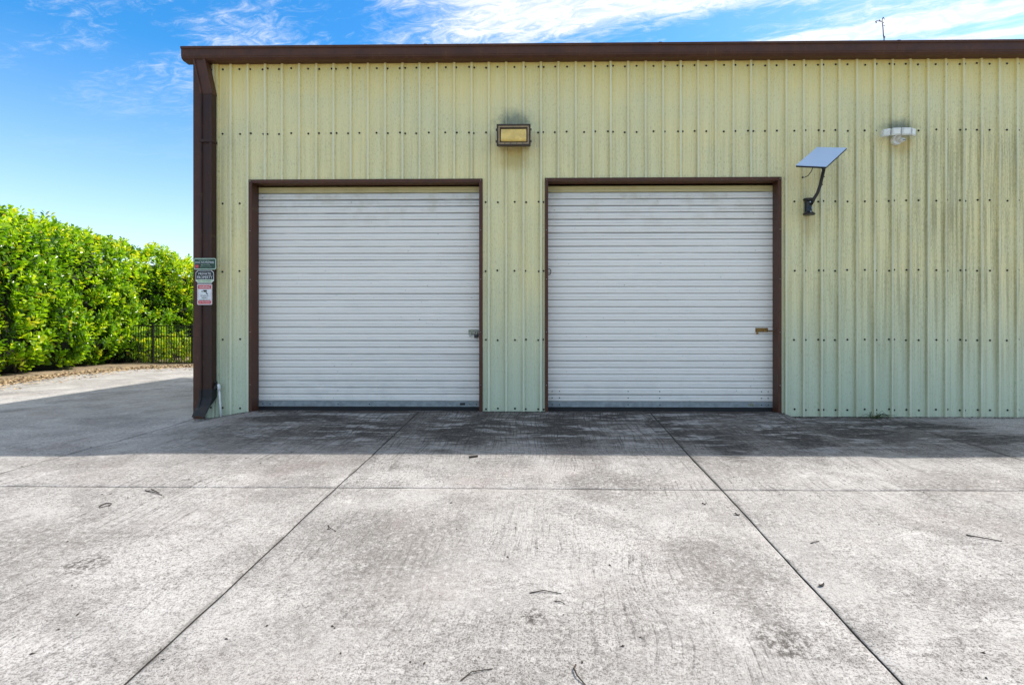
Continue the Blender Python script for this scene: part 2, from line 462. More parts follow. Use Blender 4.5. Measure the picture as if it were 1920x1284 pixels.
M['steel'] = plain('galvanised steel', (0.42, 0.43, 0.43), 0.35, 0.9)
M['grey_bar'] = plain('grey bottom bar', (0.27, 0.30, 0.31), 0.45)
M['rust'] = plain('rusted brass', (0.30, 0.17, 0.05), 0.45, 0.7, 0.3, 60.0)
M['olive_steel'] = plain('tarnished zinc', (0.30, 0.30, 0.24), 0.4, 0.7, 0.3, 60.0)
M['bronze'] = plain('bronze lamp housing', (0.050, 0.030, 0.018), 0.5)
M['bronze_light'] = plain('faded lamp gasket', (0.40, 0.29, 0.16), 0.7)
M['lens'] = plain('yellowed lens', (0.86, 0.60, 0.17), 0.25, 0.0, 0.10, 9.0)
M['white_plastic'] = plain('white plastic', (0.74, 0.74, 0.72), 0.4, 0.0, 0.06)
M['clear_lens'] = plain('frosted lamp face', (0.80, 0.80, 0.74), 0.2, 0.0, 0.06)
M['grey_plastic'] = plain('grey plastic', (0.25, 0.26, 0.27), 0.5)
M['panel'] = plain('sky tinted antenna face', (0.40, 0.55, 0.80), 0.14, 0.0, 0.0)  # white face given the blue of reflected sky in its colour
M['sign_green'] = plain('green sign enamel', (0.010, 0.045, 0.022), 0.4)
M['sign_pale'] = plain('pale green sign border', (0.36, 0.48, 0.38), 0.45, 0.0, 0.08)
M['sign_mint'] = plain('mint sign strip', (0.52, 0.66, 0.46), 0.45, 0.0, 0.06)
M['sign_black'] = plain('black sign enamel', (0.010, 0.010, 0.011), 0.4)
M['sign_white'] = plain('white sign enamel', (0.74, 0.76, 0.76), 0.4, 0.0, 0.05)
M['sign_red'] = plain('red sign enamel', (0.62, 0.060, 0.070), 0.4, 0.0, 0.08)
M['sign_ink'] = plain('black sign ink', (0.012, 0.016, 0.018), 0.5)
M['leaf'] = leaf_material('glossy hedge leaf', True)
M['bark'] = plain('grey brown bark', (0.085, 0.065, 0.045), 0.9, 0.0, 0.3, 25.0)
M['inner'] = plain('hedge shade core', (0.008, 0.015, 0.005), 0.9, 0.0, 0.3, 6.0)  # near-black, stands for the shade inside the hedge
M['soil'] = soil_material('planting bed soil', (0.120, 0.090, 0.058), (0.260, 0.195, 0.125), 2.0)
M['ground'] = soil_material('dry grass and soil', (0.075, 0.085, 0.030), (0.150, 0.135, 0.060), 0.6)
M['litter'] = plain('dry fallen leaves', (0.50, 0.36, 0.21), 0.8, 0.0, 0.35, 30.0)
M['twig'] = plain('dark dry twig', (0.050, 0.038, 0.028), 0.85, 0.0, 0.3, 40.0)
M['weed'] = plain('dull green weed', (0.050, 0.075, 0.025), 0.7, 0.0, 0.3, 30.0)


# ---------------------------------------------------------------- builders
def tag(o, label=None, cat=None, group=None, kind=None):
    if label:
        o['label'] = label
    if cat:
        o['category'] = cat
    if group:
        o['group'] = group
    if kind:
        o['kind'] = kind
    return o


WORLD_LOC = {}


def thing(name, loc, label=None, cat=None, group=None, kind=None, parent=None):
    o = bpy.data.objects.new(name, None)
    o.empty_display_size = 0.1
    C.objects.link(o)
    base = WORLD_LOC[parent.name] if parent else Vector((0, 0, 0))
    o.parent = parent
    o.location = Vector(loc) - base
    WORLD_LOC[o.name] = Vector(loc)
    return tag(o, label, cat, group, kind)


class MB:
    """collects vertices and faces given in world coordinates"""
    def __init__(self):
        self.v, self.f = [], []

    def add(self, vs, fs):
        n = len(self.v)
        self.v += [tuple(p) for p in vs]
        self.f += [tuple(i + n for i in q) for q in fs]

    def box(self, x0, x1, y0, y1, z0, z1):
        vs = [(x, y, z) for z in (z0, z1) for y in (y0, y1) for x in (x0, x1)]
        self.add(vs, [(0, 2, 3, 1), (4, 5, 7, 6), (0, 1, 5, 4), (2, 6, 7, 3), (0, 4, 6, 2), (1, 3, 7, 5)])

    def prism(self, pts, d, close=True):
        """polygon (list of 3D points) extruded along vector d"""
        n = len(pts)
        d = Vector(d)
        vs = [Vector(p) for p in pts] + [Vector(p) + d for p in pts]
        fs = [(i, (i + 1) % n, n + (i + 1) % n, n + i) for i in range(n)]
        fs += [tuple(range(n - 1, -1, -1)), tuple(range(n, 2 * n))]
        self.add(vs, fs)

    def tube(self, pts, r, n=8, r1=None, caps=True):
        pts = [Vector(p) for p in pts]
        m = len(pts)
        rad = [r + (r1 - r) * i / (m - 1) for i in range(m)] if r1 is not None else ([r] * m if not isinstance(r, (list, tuple)) else list(r))
        vs, fs = [], []
        up = None
        for i, p in enumerate(pts):
            t = (pts[min(i + 1, m - 1)] - pts[max(i - 1, 0)]).normalized()
            if up is None:
                up = t.cross(Vector((0, 0, 1)) if abs(t.z) < 0.9 else Vector((1, 0, 0))).normalized()
            else:
                up = (up - t * up.dot(t)).normalized()
            w = t.cross(up)
            for k in range(n):
                a = 2 * PI * k / n
                vs.append(p + (up * math.cos(a) + w * math.sin(a)) * rad[i])
        for i in range(m - 1):
            for k in range(n):
                a, b = i * n + k, i * n + (k + 1) % n
                fs.append((a, b, b + n, a + n))
        if caps:
            fs.append(tuple(range(n - 1, -1, -1)))
            fs.append(tuple(range((m - 1) * n, m * n)))
        self.add(vs, fs)

    def sphere(self, c, r, nu=10, nv=6, sc=(1, 1, 1)):
        vs, fs = [], []
        for j in range(nv + 1):
            b = PI * j / nv
            for i in range(nu):
                a = 2 * PI * i / nu
                vs.append((c[0] + r * sc[0] * math.sin(b) * math.cos(a), c[1] + r * sc[1] * math.sin(b) * math.sin(a), c[2] + r * sc[2] * math.cos(b)))
        for j in range(nv):
            for i in range(nu):
                fs.append((j * nu + i, (j + 1) * nu + i, (j + 1) * nu + (i + 1) % nu, j * nu + (i + 1) % nu))
        self.add(vs, fs)

    def build(self, name, m, parent=None, bevel=0.0, smooth=False, kind=None, label=None, loc=None, seg=2, weld=False):
        base = WORLD_LOC[parent.name] if parent else Vector((0, 0, 0))
        org = Vector(loc) if loc is not None else base
        me = bpy.data.meshes.new(name)
        me.from_pydata([(p[0] - org.x, p[1] - org.y, p[2] - org.z) for p in self.v], [], self.f)
        me.validate()
        bm = bmesh.new()
        bm.from_mesh(me)
        if weld:
            bmesh.ops.remove_doubles(bm, verts=bm.verts, dist=1e-5)
        bmesh.ops.recalc_face_normals(bm, faces=bm.faces)
        if bevel > 0:
            bmesh.ops.bevel(bm, geom=[e for e in bm.edges if e.is_manifold and e.calc_face_angle(0) > 0.5], offset=bevel, segments=seg, profile=0.5, affect='EDGES', clamp_overlap=True)
        bm.to_mesh(me)
        bm.free()
        if smooth:
            for p in me.polygons:
                p.use_smooth = True
        me.materials.append(m)
        o = bpy.data.objects.new(name, me)
        C.objects.link(o)
        o.parent = parent
        o.location = org - base
        WORLD_LOC[o.name] = org
        return tag(o, label=label, kind=kind)


def sstep(a, b, x):
    t = min(1.0, max(0.0, (x - a) / (b - a)))
    return t * t * (3 - 2 * t)


def H(x, y):
    """height of the paving: a slope up to the doors, lower at both sides of them"""
    d = -y
    dd = max(0.0, d)
    ramp = -0.048 * (dd if dd < 9 else 9 + 2 * (1 - math.exp(-(dd - 9) / 2)))
    fade = 1 - sstep(0.0, 2.9, dd)
    left = 0.112 * sstep(-3.75, -4.65, x)
    right = 0.056 * sstep(3.12, 3.27, x)
    h = ramp - (left + right) * fade
    h += 0.006 * noise.noise(Vector((x * 0.35, y * 0.35, 2.0)))
    h += 0.028 * math.exp(-((x - 6.4) / 1.1) ** 2) * (-1) * sstep(0.4, 1.6, dd)
    h += 0.014 * math.exp(-((x - 4.6) / 0.9) ** 2) * sstep(0.4, 1.6, dd)
    return h


# ---------------------------------------------------------------- setting: ground, pavement, bed
def ground_sheet():
    xs = sorted(set([-400, -200, -100, -60] + list(range(-40, 41, 2)) + [60, 100, 200, 400]))
    ys = sorted(set([-400, -200, -100, -60] + list(range(-40, 41, 2)) + [60, 100, 200, 400]))
    mb = MB()
    vs = [(x, y, H(x, y) - 0.12) for y in ys for x in xs]
    n = len(xs)
    mb.add(vs, [(j * n + i, j * n + i + 1, (j + 1) * n + i + 1, (j + 1) * n + i) for j in range(len(ys) - 1) for i in range(n - 1)])
    o = mb.build('ground', M['ground'], smooth=True)
    tag(o, 'dry grass ground stretching away beyond the paving', 'ground', kind='structure')


ground_sheet()


def joint_wobble(u, k):
    return 0.010 * noise.noise(Vector((u * 0.8, k * 7.3, 0.0))) + 0.006 * noise.noise(Vector((u * 3.1, k * 3.3, 4.0)))


def slab_mesh(x0, x1, y0, y1, kx0, kx1, ky0, ky1, pav):
    """one concrete slab: a bent top, a rounded and slightly chipped edge and sides"""
    near = abs((x0 + x1) / 2) < 8 and (y0 + y1) / 2 < 4
    n = 30 if near else 12
    ts = [0.0, 0.0045] + [(i + 1) / (n + 1) for i in range(n)] + [0.9955, 1.0]
    gap = 0.0042
    vs, fs = [], []
    N = len(ts)
    for j, tv in enumerate(ts):
        for i, tu in enumerate(ts):
            x = x0 + (x1 - x0) * tu
            y = y0 + (y1 - y0) * tv
            wx = joint_wobble(y, kx0) * (1 - tu) + joint_wobble(y, kx1) * tu
            wy = joint_wobble(x, ky0 + 50) * (1 - tv) + joint_wobble(x, ky1 + 50) * tv
            edge = i in (0, N - 1) or j in (0, N - 1)
            xx, yy = x + wx, y + wy
            if i == 0: xx += gap + 0.004 * max(0, noise.noise(Vector((x * 9, y * 9, 1.0))))
            if i == N - 1: xx -= gap + 0.004 * max(0, noise.noise(Vector((x * 9, y * 9, 5.0))))
            if j == 0: yy += gap * 0.7
            if j == N - 1: yy -= gap * 0.7
            z = H(x, y)
            if edge:
                z -= 0.003 + 0.003 * noise.noise(Vector((x * 11, y * 11, 9.0)))
            vs.append((xx, yy, z))
    for j in range(N - 1):
        for i in range(N - 1):
            fs.append((j * N + i, j * N + i + 1, (j + 1) * N + i + 1, (j + 1) * N + i))
    ring = [i for i in range(N)] + [j * N + N - 1 for j in range(1, N)] + [(N - 1) * N + i for i in range(N - 2, -1, -1)] + [j * N for j in range(N - 2, 0, -1)]
    b = len(vs)
    for q in ring:
        vs.append((vs[q][0], vs[q][1], vs[q][2] - 0.09))
    L = len(ring)
    for q in range(L):
        r = (q + 1) % L
        fs.append((ring[r], ring[q], b + q, b + r))
    mb = MB()
    mb.add(vs, fs)
    o = mb.build('concrete_slab', M['concrete'], pav)
    o.data.materials.append(M['joint'])
    top = len(o.data.polygons) - L
    for k, p in enumerate(o.data.polygons):
        p.use_smooth = k < top
        if k >= top:
            p.material_index = 1
    return o


pav = thing('pavement', (0, 0, 0), 'grey weathered concrete paving with control joints in front of the metal building', 'pavement', kind='structure')


def joint_bed():
    mb = MB()
    xs = np.linspace(-20.0, 14.0, 69)
    ys = np.linspace(-9.6, 14.2, 50)
    n = len(xs)
    mb.add([(x, y, H(x, y) - 0.038) for y in ys for x in xs],
           [(j * n + i, j * n + i + 1, (j + 1) * n + i + 1, (j + 1) * n + i) for j in range(len(ys) - 1) for i in range(n - 1)])
    mb.build('joint_bed', M['joint'], pav, smooth=True)


joint_bed()
XJ = [JX[0] + SLAB * k for k in range(-6, 6)]
YJ = [-2.86 - 3.3 * 2, -2.86 - 3.3, -2.86, 0.0, 3.05, 6.1, 9.15, 12.2]
for a in range(len(XJ) - 1):
    for b in range(len(YJ) - 1):
        if b >= 3 and XJ[a] > -5.0:
            continue                      # that ground lies under the building
        x1 = XJ[a + 1]
        slab_mesh(XJ[a], x1, YJ[b], YJ[b + 1], a, a + 1, b, b + 1, pav)

# planting bed along the left and the back: a low lip of soil over the paving edge
BED = [(-9.6, -6.0), (-10.55, 0.0), (-11.05, 3.4), (-11.5, 5.8), (-11.35, 7.2), (-10.5, 8.05), (-9.0, 8.25), (-2.0, 8.4), (-2.0, 30), (-40, 30), (-40, -6.0)]


def bed():
    mb = MB()
    inner = BED[:8]
    vs, fs = [], []
    # resample the edge, ragged
    pts = []
    for (a, b) in zip(inner[:-1], inner[1:]):
        k = max(2, int((Vector(b) - Vector(a)).length / 0.15))
        for i in range(k):
            p = Vector(a).lerp(Vector(b), i / k)
            pts.append(p)
    offs = [0.0, 0.10, 0.35, 1.0, 4.0, 18.0]
    hs = [-0.01, 0.022, 0.035, 0.05, 0.08, 0.05]
    n = len(pts)
    for k, (of, hh) in enumerate(zip(offs, hs)):
        for i, p in enumerate(pts):
            t = (pts[min(i + 1, n - 1)] - pts[max(i - 1, 0)]).normalized()
            nrm = Vector((-t.y, t.x))
            q = p + nrm * of + nrm * 0.06 * noise.noise(Vector((p.x * 3, p.y * 3, 0.5))) * (1 if k < 3 else 0)
            vs.append((q.x, q.y, H(q.x, q.y) + hh + 0.02 * noise.noise(Vector((q.x * 2, q.y * 2, k)))))
    for k in range(len(offs) - 1):
        for i in range(n - 1):
            fs.append((k * n + i, k * n + i + 1, (k + 1) * n + i + 1, (k + 1) * n + i))
    mb.add(vs, fs)
    o = mb.build('planting_bed', M['soil'], smooth=True)
    tag(o, 'strip of dark soil under the tall hedge', 'planting bed', kind='structure')
    return pts


bed_edge = bed()


# ---------------------------------------------------------------- the metal building
bld = thing('metal_building', (0, 0, 0), 'sage green corrugated metal building with two white roller doors and brown trim', 'building')
RIB0, PITCH = -3.713, 0.2304
X_RIGHT = RIB0 + PITCH * 4 * 14
DEPTH = 6.9
OPEN = [(-3.929, -0.802, 3.083), (0.025, 3.135, 3.089)]
Z_TOP = 4.70


def wall_panel(k):
    xl = RIB0 + PITCH * 4 * k
    prof = [(-0.0125, -0.0235)]
    prof += [(0.0125, -0.0235), (0.022, 0.001)]
    for r in range(4):
        c = PITCH * r
        n = PITCH * (r + 1)
        for t in (1 / 3, 2 / 3):
            q = c + PITCH * t
            prof += [(q - 0.010, 0.0), (q - 0.004, -0.0028), (q + 0.004, -0.0028), (q + 0.010, 0.0)]
        if r < 3:
            prof += [(n - 0.022, 0.0), (n - 0.0125, -0.025), (n + 0.0125, -0.025), (n + 0.022, 0.0)]
        else:
            prof += [(n - 0.022, 0.0), (n - 0.0125, -0.025), (n + 0.0125, -0.025), (n + 0.0255, -0.0012)]
    pts = [(xl + a, b) for a, b in prof]
    if k == -1:
        pts = [p for p in pts if p[0] >= -4.625]
    cuts = sorted([e for o in OPEN for e in (o[0] + 0.008, o[1] - 0.008)])
    full = []
    for (a, b) in zip(pts[:-1], pts[1:]):
        full.append(a)
        for c in cuts:
            if a[0] < c < b[0]:
                t = (c - a[0]) / (b[0] - a[0])
                full.append((c, a[1] + (b[1] - a[1]) * t))
    full.append(pts[-1])
    mb = MB()
    for (a, b) in zip(full[:-1], full[1:]):
        xm = (a[0] + b[0]) / 2
        z0 = -0.16
        for o in OPEN:
            if o[0] + 0.008 < xm < o[1] - 0.008:
                z0 = o[2] - 0.008
        zs = [z0, Z_TOP] if z0 > 1 else [z0, 1.5, 3.0, Z_TOP]
        vs = [(p[0], p[1], z) for z in zs for p in (a, b)]
        mb.add(vs, [(2 * i, 2 * i + 1, 2 * i + 3, 2 * i + 2) for i in range(len(zs) - 1)])
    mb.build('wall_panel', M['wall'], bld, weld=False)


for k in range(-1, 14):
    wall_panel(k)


def screw_row(z, skip_doors=True):
    mb = MB()
    offs = [-0.148, 0.138, 0.81, 1.50, 2.49, 3.12]
    for k in range(-1, 14):
        for q in offs:
            x = RIB0 + PITCH * (4 * k + q) + random.uniform(-0.006, 0.006)
            if x < -4.58 or x > X_RIGHT - 0.1:
                continue
            if any(o[0] - 0.01 < x < o[1] + 0.01 and z < o[2] + 0.05 for o in OPEN):
                continue
            zz = z + random.uniform(-0.008, 0.008)
            r = 0.0135
            vs, fs = [], []
            for yy, rr in ((-0.0005, r), (-0.004, r), (-0.006, r * 0.6), (-0.011, r * 0.55)):
                for i in range(7):
                    a = 2 * PI * i / 7
                    vs.append((x + rr * math.cos(a), yy - 0.001, zz + rr * math.sin(a)))
            for j in range(3):
                for i in range(7):
                    fs.append((j * 7 + i, j * 7 + (i + 1) % 7, (j + 1) * 7 + (i + 1) % 7, (j + 1) * 7 + i))
            fs.append(tuple(range(21, 28)))
            mb.add(vs, fs)
    mb.build('screw_row', M['screw'], bld, kind='stuff')


for z in (4.567, 3.70, 2.775, 1.862, 0.95):
    screw_row(z)
screw_row(0.033)

# side and rear walls, floor slab edge and the roof
mb = MB()
mb.box(-4.64, -4.56, 0.004, DEPTH, -0.4, 4.70)
mb.build('side_wall', M['wall'], bld)
mb = MB()
mb.box(X_RIGHT - 0.05, X_RIGHT + 0.03, 0.004, DEPTH, -0.4, 4.70)
mb.build('side_wall', M['wall'], bld)
mb = MB()
mb.box(-4.56, X_RIGHT - 0.05, DEPTH - 0.08, DEPTH, -0.4, 4.70)
mb.build('rear_wall', M['wall'], bld)
mb = MB()
r0 = DEPTH / 2
mb.prism([(-4.70, -0.02, 4.705), (-4.70, -0.02, 4.765), (-4.70, r0, 4.90), (-4.70, DEPTH + 0.1, 4.765), (-4.70, DEPTH + 0.1, 4.705), (-4.70, r0, 4.82)], (X_RIGHT + 4.75, 0, 0))
mb.build('roof', M['brown'], bld)
mb = MB()
mb.box(-4.55, X_RIGHT - 0.06, 0.02, DEPTH - 0.1, -0.4, -0.02)
mb.build('floor_slab', M['concrete'], bld)

# gutter
mb = MB()
gp = [(-0.003, 4.80), (-0.158, 4.80), (-0.172, 4.795), (-0.172, 4.768), (-0.157, 4.760), (-0.157, 4.672), (-0.150, 4.664), (-0.150, 4.652), (-0.118, 4.628), (-0.003, 4.628)]
mb.prism([(-4.752, y, z) for y, z in gp], (X_RIGHT + 4.8, 0, 0))
mb.build('gutter', M['brown'], bld, bevel=0.003)

for gx in (-1.55, 1.50, 4.55, 7.60):
    mb = MB()
    gq = [(y - 0.0025 if y < -0.01 else y, z + (0.0025 if z > 4.79 else (-0.0025 if z < 4.64 else 0))) for y, z in gp]
    mb.prism([(gx, y, z) for y, z in gq], (0.035, 0, 0))
    mb.build('gutter_joint', M['brown'], bld)
# corner trim
mb = MB()
mb.box(-4.672, -4.52, -0.032, -0.022, -0.2, 4.63)
mb.box(-4.672, -4.662, -0.022, 0.16, -0.2, 4.69)
mb.build('corner_trim', M['brown'], bld, bevel=0.003)
mb = MB()
mb.box(-4.376, -4.338, -0.0245, -0.0005, -0.12, 4.627)
mb.build('corner_lap_strip', M['wall'], bld)

# door openings: trim, guides, curtain of slats
PITCH_S = 0.0914
SLAT_TOP = 3.032


def slat_profile():
    p = PITCH_S
    return [(0.0, 0.1680), (0.004, 0.1650), (0.010, 0.1590), (0.016, 0.1570), (0.036, 0.1560), (0.0405, 0.1570), (0.0440, 0.1606), (0.0475, 0.1570), (0.052, 0.1560),
            (0.074, 0.1568), (0.0815, 0.1590), (0.0868, 0.1645), (p, 0.1680)]


slat_me = None
for di, (xa, xb, zt) in enumerate(OPEN):
    T = 0.044
    yo, yi = -0.0280, 0.150
    for (a, b) in ((xa, xa + T), (xb - T, xb)):
        m2 = MB()
        low = -0.09 if di == 0 and a == xa else -0.03
        if di == 1 and b == xb:
            low = -0.10
        m2.box(a, b, yo, yi, low, zt - T)
        m2.build('door_jamb', M['brown'], bld, bevel=0.003)
    m2 = MB()
    m2.box(xa, xb, yo, yi, zt - T + 0.0005, zt)
    m2.build('door_header', M['brown'], bld, bevel=0.003)
    # guide rails behind the jamb
    dx0, dx1 = xa + 0.030, xb - 0.030
    # small fixing screws on the jamb
    m2 = MB()
    for zz in (0.35, 1.05, 1.75, 2.4, zt - 0.022):
        for xx in (xa + 0.022, xb - 0.022):
            m2.sphere((xx, yo - 0.001, zz), 0.006, 6, 4)
    m2.build('jamb_screws', M['steel'], bld, kind='stuff')
    door = thing('roller_door', ((xa + xb) / 2, 0.16, 0), parent=bld)
    w = dx1 - dx0
    cx = (dx0 + dx1) / 2
    n_sl = 32
    for i in range(n_sl):
        zb = SLAT_TOP - PITCH_S * (i + 1)
        if slat_me is None:
            s = MB()
            pr = slat_profile()
            L = len(pr)
            nx = 8
            vs = []
            for q in range(nx + 1):
                xx = cx - 1.545 + 3.09 * q / nx
                vs += [(xx, y, zb + z) for z, y in pr]
            fs = [(q * L + j, (q + 1) * L + j, (q + 1) * L + j + 1, q * L + j + 1) for q in range(nx) for j in range(L - 1)]
            s.add(vs, fs)
            so = s.build('slat', M['slat'], door, loc=(cx, 0.16, zb))
            slat_me = so.data
            slat_top_me = slat_me.copy()
            slat_top_me.materials[0] = M['slat_top']
            if i == 0:
                so.data = slat_top_me
        else:
            so = bpy.data.objects.new('slat', slat_top_me if i == 0 else slat_me)
            C.objects.link(so)
            so.parent = door
            so.location = Vector((cx, 0.16 + random.uniform(-0.002, 0.002), zb)) - WORLD_LOC[door.name]
            so.rotation_euler = (random.uniform(-0.03, 0.03), random.uniform(-0.0005, 0.0005), random.uniform(-0.0008, 0.0008))
        if i == 0:
            so['label'] = 'yellowed top slat'
    m2 = MB()
    zb = SLAT_TOP - PITCH_S * n_sl
    m2.box(dx0, dx1, 0.150, 0.166, zb - 0.072, zb - 0.001)
    m2.box(dx0, dx1, 0.143, 0.150, zb - 0.072, zb - 0.062)
    m2.build('bottom_bar', M['grey_bar'], door, bevel=0.002)
    m2 = MB()
    m2.box(dx0, dx1, 0.152, 0.172, -0.02, zb - 0.074)
    m2.build('rubber_seal', M['black_rubber'], door)
    m2 = MB()
    xp = dx1 - (0.26 if di == 0 else 0.30)
    m2.box(xp - 0.035, xp + 0.035, 0.1475, 0.1495, zb - 0.052, zb - 0.020)
    m2.build('maker_plate', M['olive_steel'] if di else M['black_metal'], door)
    m2 = MB()
    for xx in [dx0 + 0.07, dx0 + 0.17, dx1 - 0.07, dx1 - 0.16] + [dx0 + w * t for t in (0.36, 0.5)]:
        for zz in ((zb - 0.04,) if di == 0 else (zb - 0.04, zb + 0.05, zb + 0.14)):
            m2.sphere((xx, 0.150 if zz < zb else 0.1565, zz), 0.008, 6, 4)
    m2.build('bar_bolts', M['screw'], door, kind='stuff')
    # slide latch
    if di == 0:
        lx0, lx1, lz0, lz1, lm = -1.010, -0.876, 0.985, 1.083, M['olive_steel']
    else:
        lx0, lx1, lz0, lz1, lm = 2.862, 3.030, 1.020, 1.105, M['rust']
    m2 = MB()
    m2.box(lx0, lx1, 0.146, 0.1545, lz0 + 0.030, lz1)
    m2.build('latch_plate', lm, door, bevel=0.002)
    m2 = MB()
    m2.tube([(lx0 + 0.01, 0.136, lz0 + 0.045), (lx1 + 0.085, 0.136, lz0 + 0.045)], 0.0085, 8)
    m2.box(lx0 + 0.012, lx0 + 0.030, 0.128, 0.146, lz0, lz0 + 0.05)
    m2.build('latch_bolt', M['steel'] if di == 0 else lm, door)
    for t in (0.25, 0.75):
        m2 = MB()
        xx = lx0 + (lx1 - lx0) * t
        m2.box(xx - 0.020, xx + 0.020, 0.124, 0.146, lz0 + 0.032, lz0 + 0.064)
        m2.build('latch_keeper', lm, door, bevel=0.003)

# pull chain ring at the left edge of the right door
m2 = MB()
cx_, cz_ = 0.078, 1.865
m2.tube([(cx_ + 0.030 * math.cos(a), 0.142, cz_ + 0.042 * math.sin(a)) for a in [2 * PI * i / 14 for i in range(15)]], 0.005, 6)
tag(m2.build('pull_ring', M['black_metal']), 'small black ring hanging at the left edge of the right roller door', 'ring')

# downspout
ds = thing('downspout', (-4.43, -0.1, 0), parent=bld)


def ds_ring(cx, cy, z, w=0.158, d=0.105):
    x0, x1, y0, y1 = cx - w / 2, cx + w / 2, cy - d / 2, cy + d / 2
    pts = []
    for t, s in ((0, 0), (0.14, 0), (0.18, 0.018), (0.76, 0.018), (0.80, 0), (1.0, 0)):
        pts.append((x0 + (x1 - x0) * t, y0 + s, z))
    for t in (0.3, 0.7):
        pts.append((x1, y0 + (y1 - y0) * t, z))
    pts += [(x1, y1, z), (x0, y1, z)]
    return pts


def loft(rings, name, m, parent, bev=0.0):
    n = len(rings[0])
    mb = MB()
    vs = [p for r in rings for p in r]
    fs = [(j * n + i, j * n + (i + 1) % n, (j + 1) * n + (i + 1) % n, (j + 1) * n + i) for j in range(len(rings) - 1) for i in range(n)]
    fs += [tuple(range(n - 1, -1, -1)), tuple(range((len(rings) - 1) * n, len(rings) * n))]
    mb.add(vs, fs)
    return mb.build(name, m, parent, bevel=bev)


loft([ds_ring(-4.434, -0.0875, 0.26), ds_ring(-4.434, -0.0875, 4.205)], 'pipe', M['brown_dark'], ds)
loft([ds_ring(-4.434, -0.0875, 4.19, 0.164, 0.111), ds_ring(-4.434, -0.0875, 4.215, 0.164, 0.111), ds_ring(-4.520, -0.089, 4.615, 0.164, 0.111), ds_ring(-4.522, -0.089, 4.64, 0.164, 0.111)], 'upper_elbow', M['brown'], ds)


def kick():
    rings = []
    path = [((-4.434, -0.0875, 0.30), 0.0), ((-4.434, -0.0875, 0.185), 0.0), ((-4.442, -0.12, 0.115), 0.5), ((-4.452, -0.185, 0.045), 0.95), ((-4.456, -0.235, 0.0), 1.0)]
    for (c, t) in path:
        a = t * 0.95
        ring = []
        for (x, y, z) in ds_ring(0, 0, 0, 0.166, 0.113):
            ring.append((c[0] + x, c[1] + y * math.cos(a), c[2] + y * math.sin(a)))
        rings.append(ring)
    return loft(rings, 'kick_out_elbow', M['black_rubber'], ds)


kick()
m2 = MB()
for zz in (0.62, 2.35, 3.7):
    m2.box(-4.520, -4.348, -0.147, -0.1445, zz, zz + 0.035)
m2 = MB()
m2.box(-4.523, -4.345, -0.1435, -0.033, 3.55, 3.585)
m2.build('strap', M['brown_dark'], ds, bevel=0.002)


# ---------------------------------------------------------------- signs on the downspout
def text_part(body, x, z, h, y, m, parent, width=None, name='lettering'):
    cu = bpy.data.curves.new('lettering', 'FONT')
    cu.body = body
    cu.size = 1.0
    cu.align_x = 'CENTER'
    cu.extrude = 0.0
    cu.resolution_u = 2
    t = bpy.data.objects.new('lettering', cu)
    C.objects.link(t)
    dg = bpy.context.evaluated_depsgraph_get()
    me = bpy.data.meshes.new_from_object(t.evaluated_get(dg))
    bpy.data.objects.remove(t)
    bpy.data.curves.remove(cu)
    co = np.empty(len(me.vertices) * 3)
    me.vertices.foreach_get('co', co)
    co = co.reshape(-1, 3)
    x0, x1, y0, y1 = co[:, 0].min(), co[:, 0].max(), co[:, 1].min(), co[:, 1].max()
    sy = h / (y1 - y0)
    sx = width / (x1 - x0) if width else sy
    new = np.zeros_like(co)
    new[:, 0] = (co[:, 0] - (x0 + x1) / 2) * sx
    new[:, 2] = (co[:, 1] - (y0 + y1) / 2) * sy
    me.vertices.foreach_set('co', new.ravel())
    me.update()
    me.materials.clear()
    me.materials.append(m)
    me.name = name
    o = bpy.data.objects.new(name, me)
    C.objects.link(o)
    o.parent = parent
    o.location = Vector((x, y, z)) - WORLD_LOC[parent.name]
    return o


def rounded(x0, x1, z0, z1, r, n=4):
    pts = []
    for (cx, cz, a0) in ((x1 - r, z1 - r, 0), (x0 + r, z1 - r, PI / 2), (x0 + r, z0 + r, PI), (x1 - r, z0 + r, 1.5 * PI)):
        for i in range(n + 1):
            a = a0 + PI / 2 * i / n
            pts.append((cx + r * math.cos(a), cz + r * math.sin(a)))
    return pts


def plate(pts, y, th, name, m, parent):
    mb = MB()
    mb.prism([(x, y, z) for x, z in pts], (0, -th, 0))
    return mb.build(name, m, parent)


YS = -0.1435
s = thing('sign', (-4.44, YS, 1.875), 'small dark green sign with pale border, topmost of three signs on the brown downspout', 'sign')
plate(rounded(-4.588, -4.292, 1.872, 2.022, 0.022), YS, 0.004, 'plate', M['sign_pale'], s)
plate(rounded(-4.577, -4.303, 1.886, 2.008, 0.012), YS - 0.0042, 0.001, 'face', M['sign_green'], s)
yt = YS - 0.0065
text_part('\u2605 WARNING \u2605' if False else '* PROTECTED BY *', -4.44, 1.990, 0.016, yt, M['sign_pale'], s, 0.17)
text_part('DOG ON PREMISES', -4.44, 1.966, 0.025, yt, M['sign_white'], s, 0.245)
text_part('BEWARE', -4.430, 1.936, 0.014, yt, M['sign_pale'], s, 0.12)
text_part('ENTER AT YOUR OWN RISK', -4.425, 1.912, 0.010, yt, M['sign_pale'], s, 0.15)
plate(rounded(-4.566, -4.522, 1.894, 1.934, 0.004), yt, 0.001, 'red_emblem', M['sign_red'], s)

s = thing('sign', (-4.44, YS, 1.70), 'black and mint sign reading PRIVATE PROPERTY with clipped corners', 'sign')


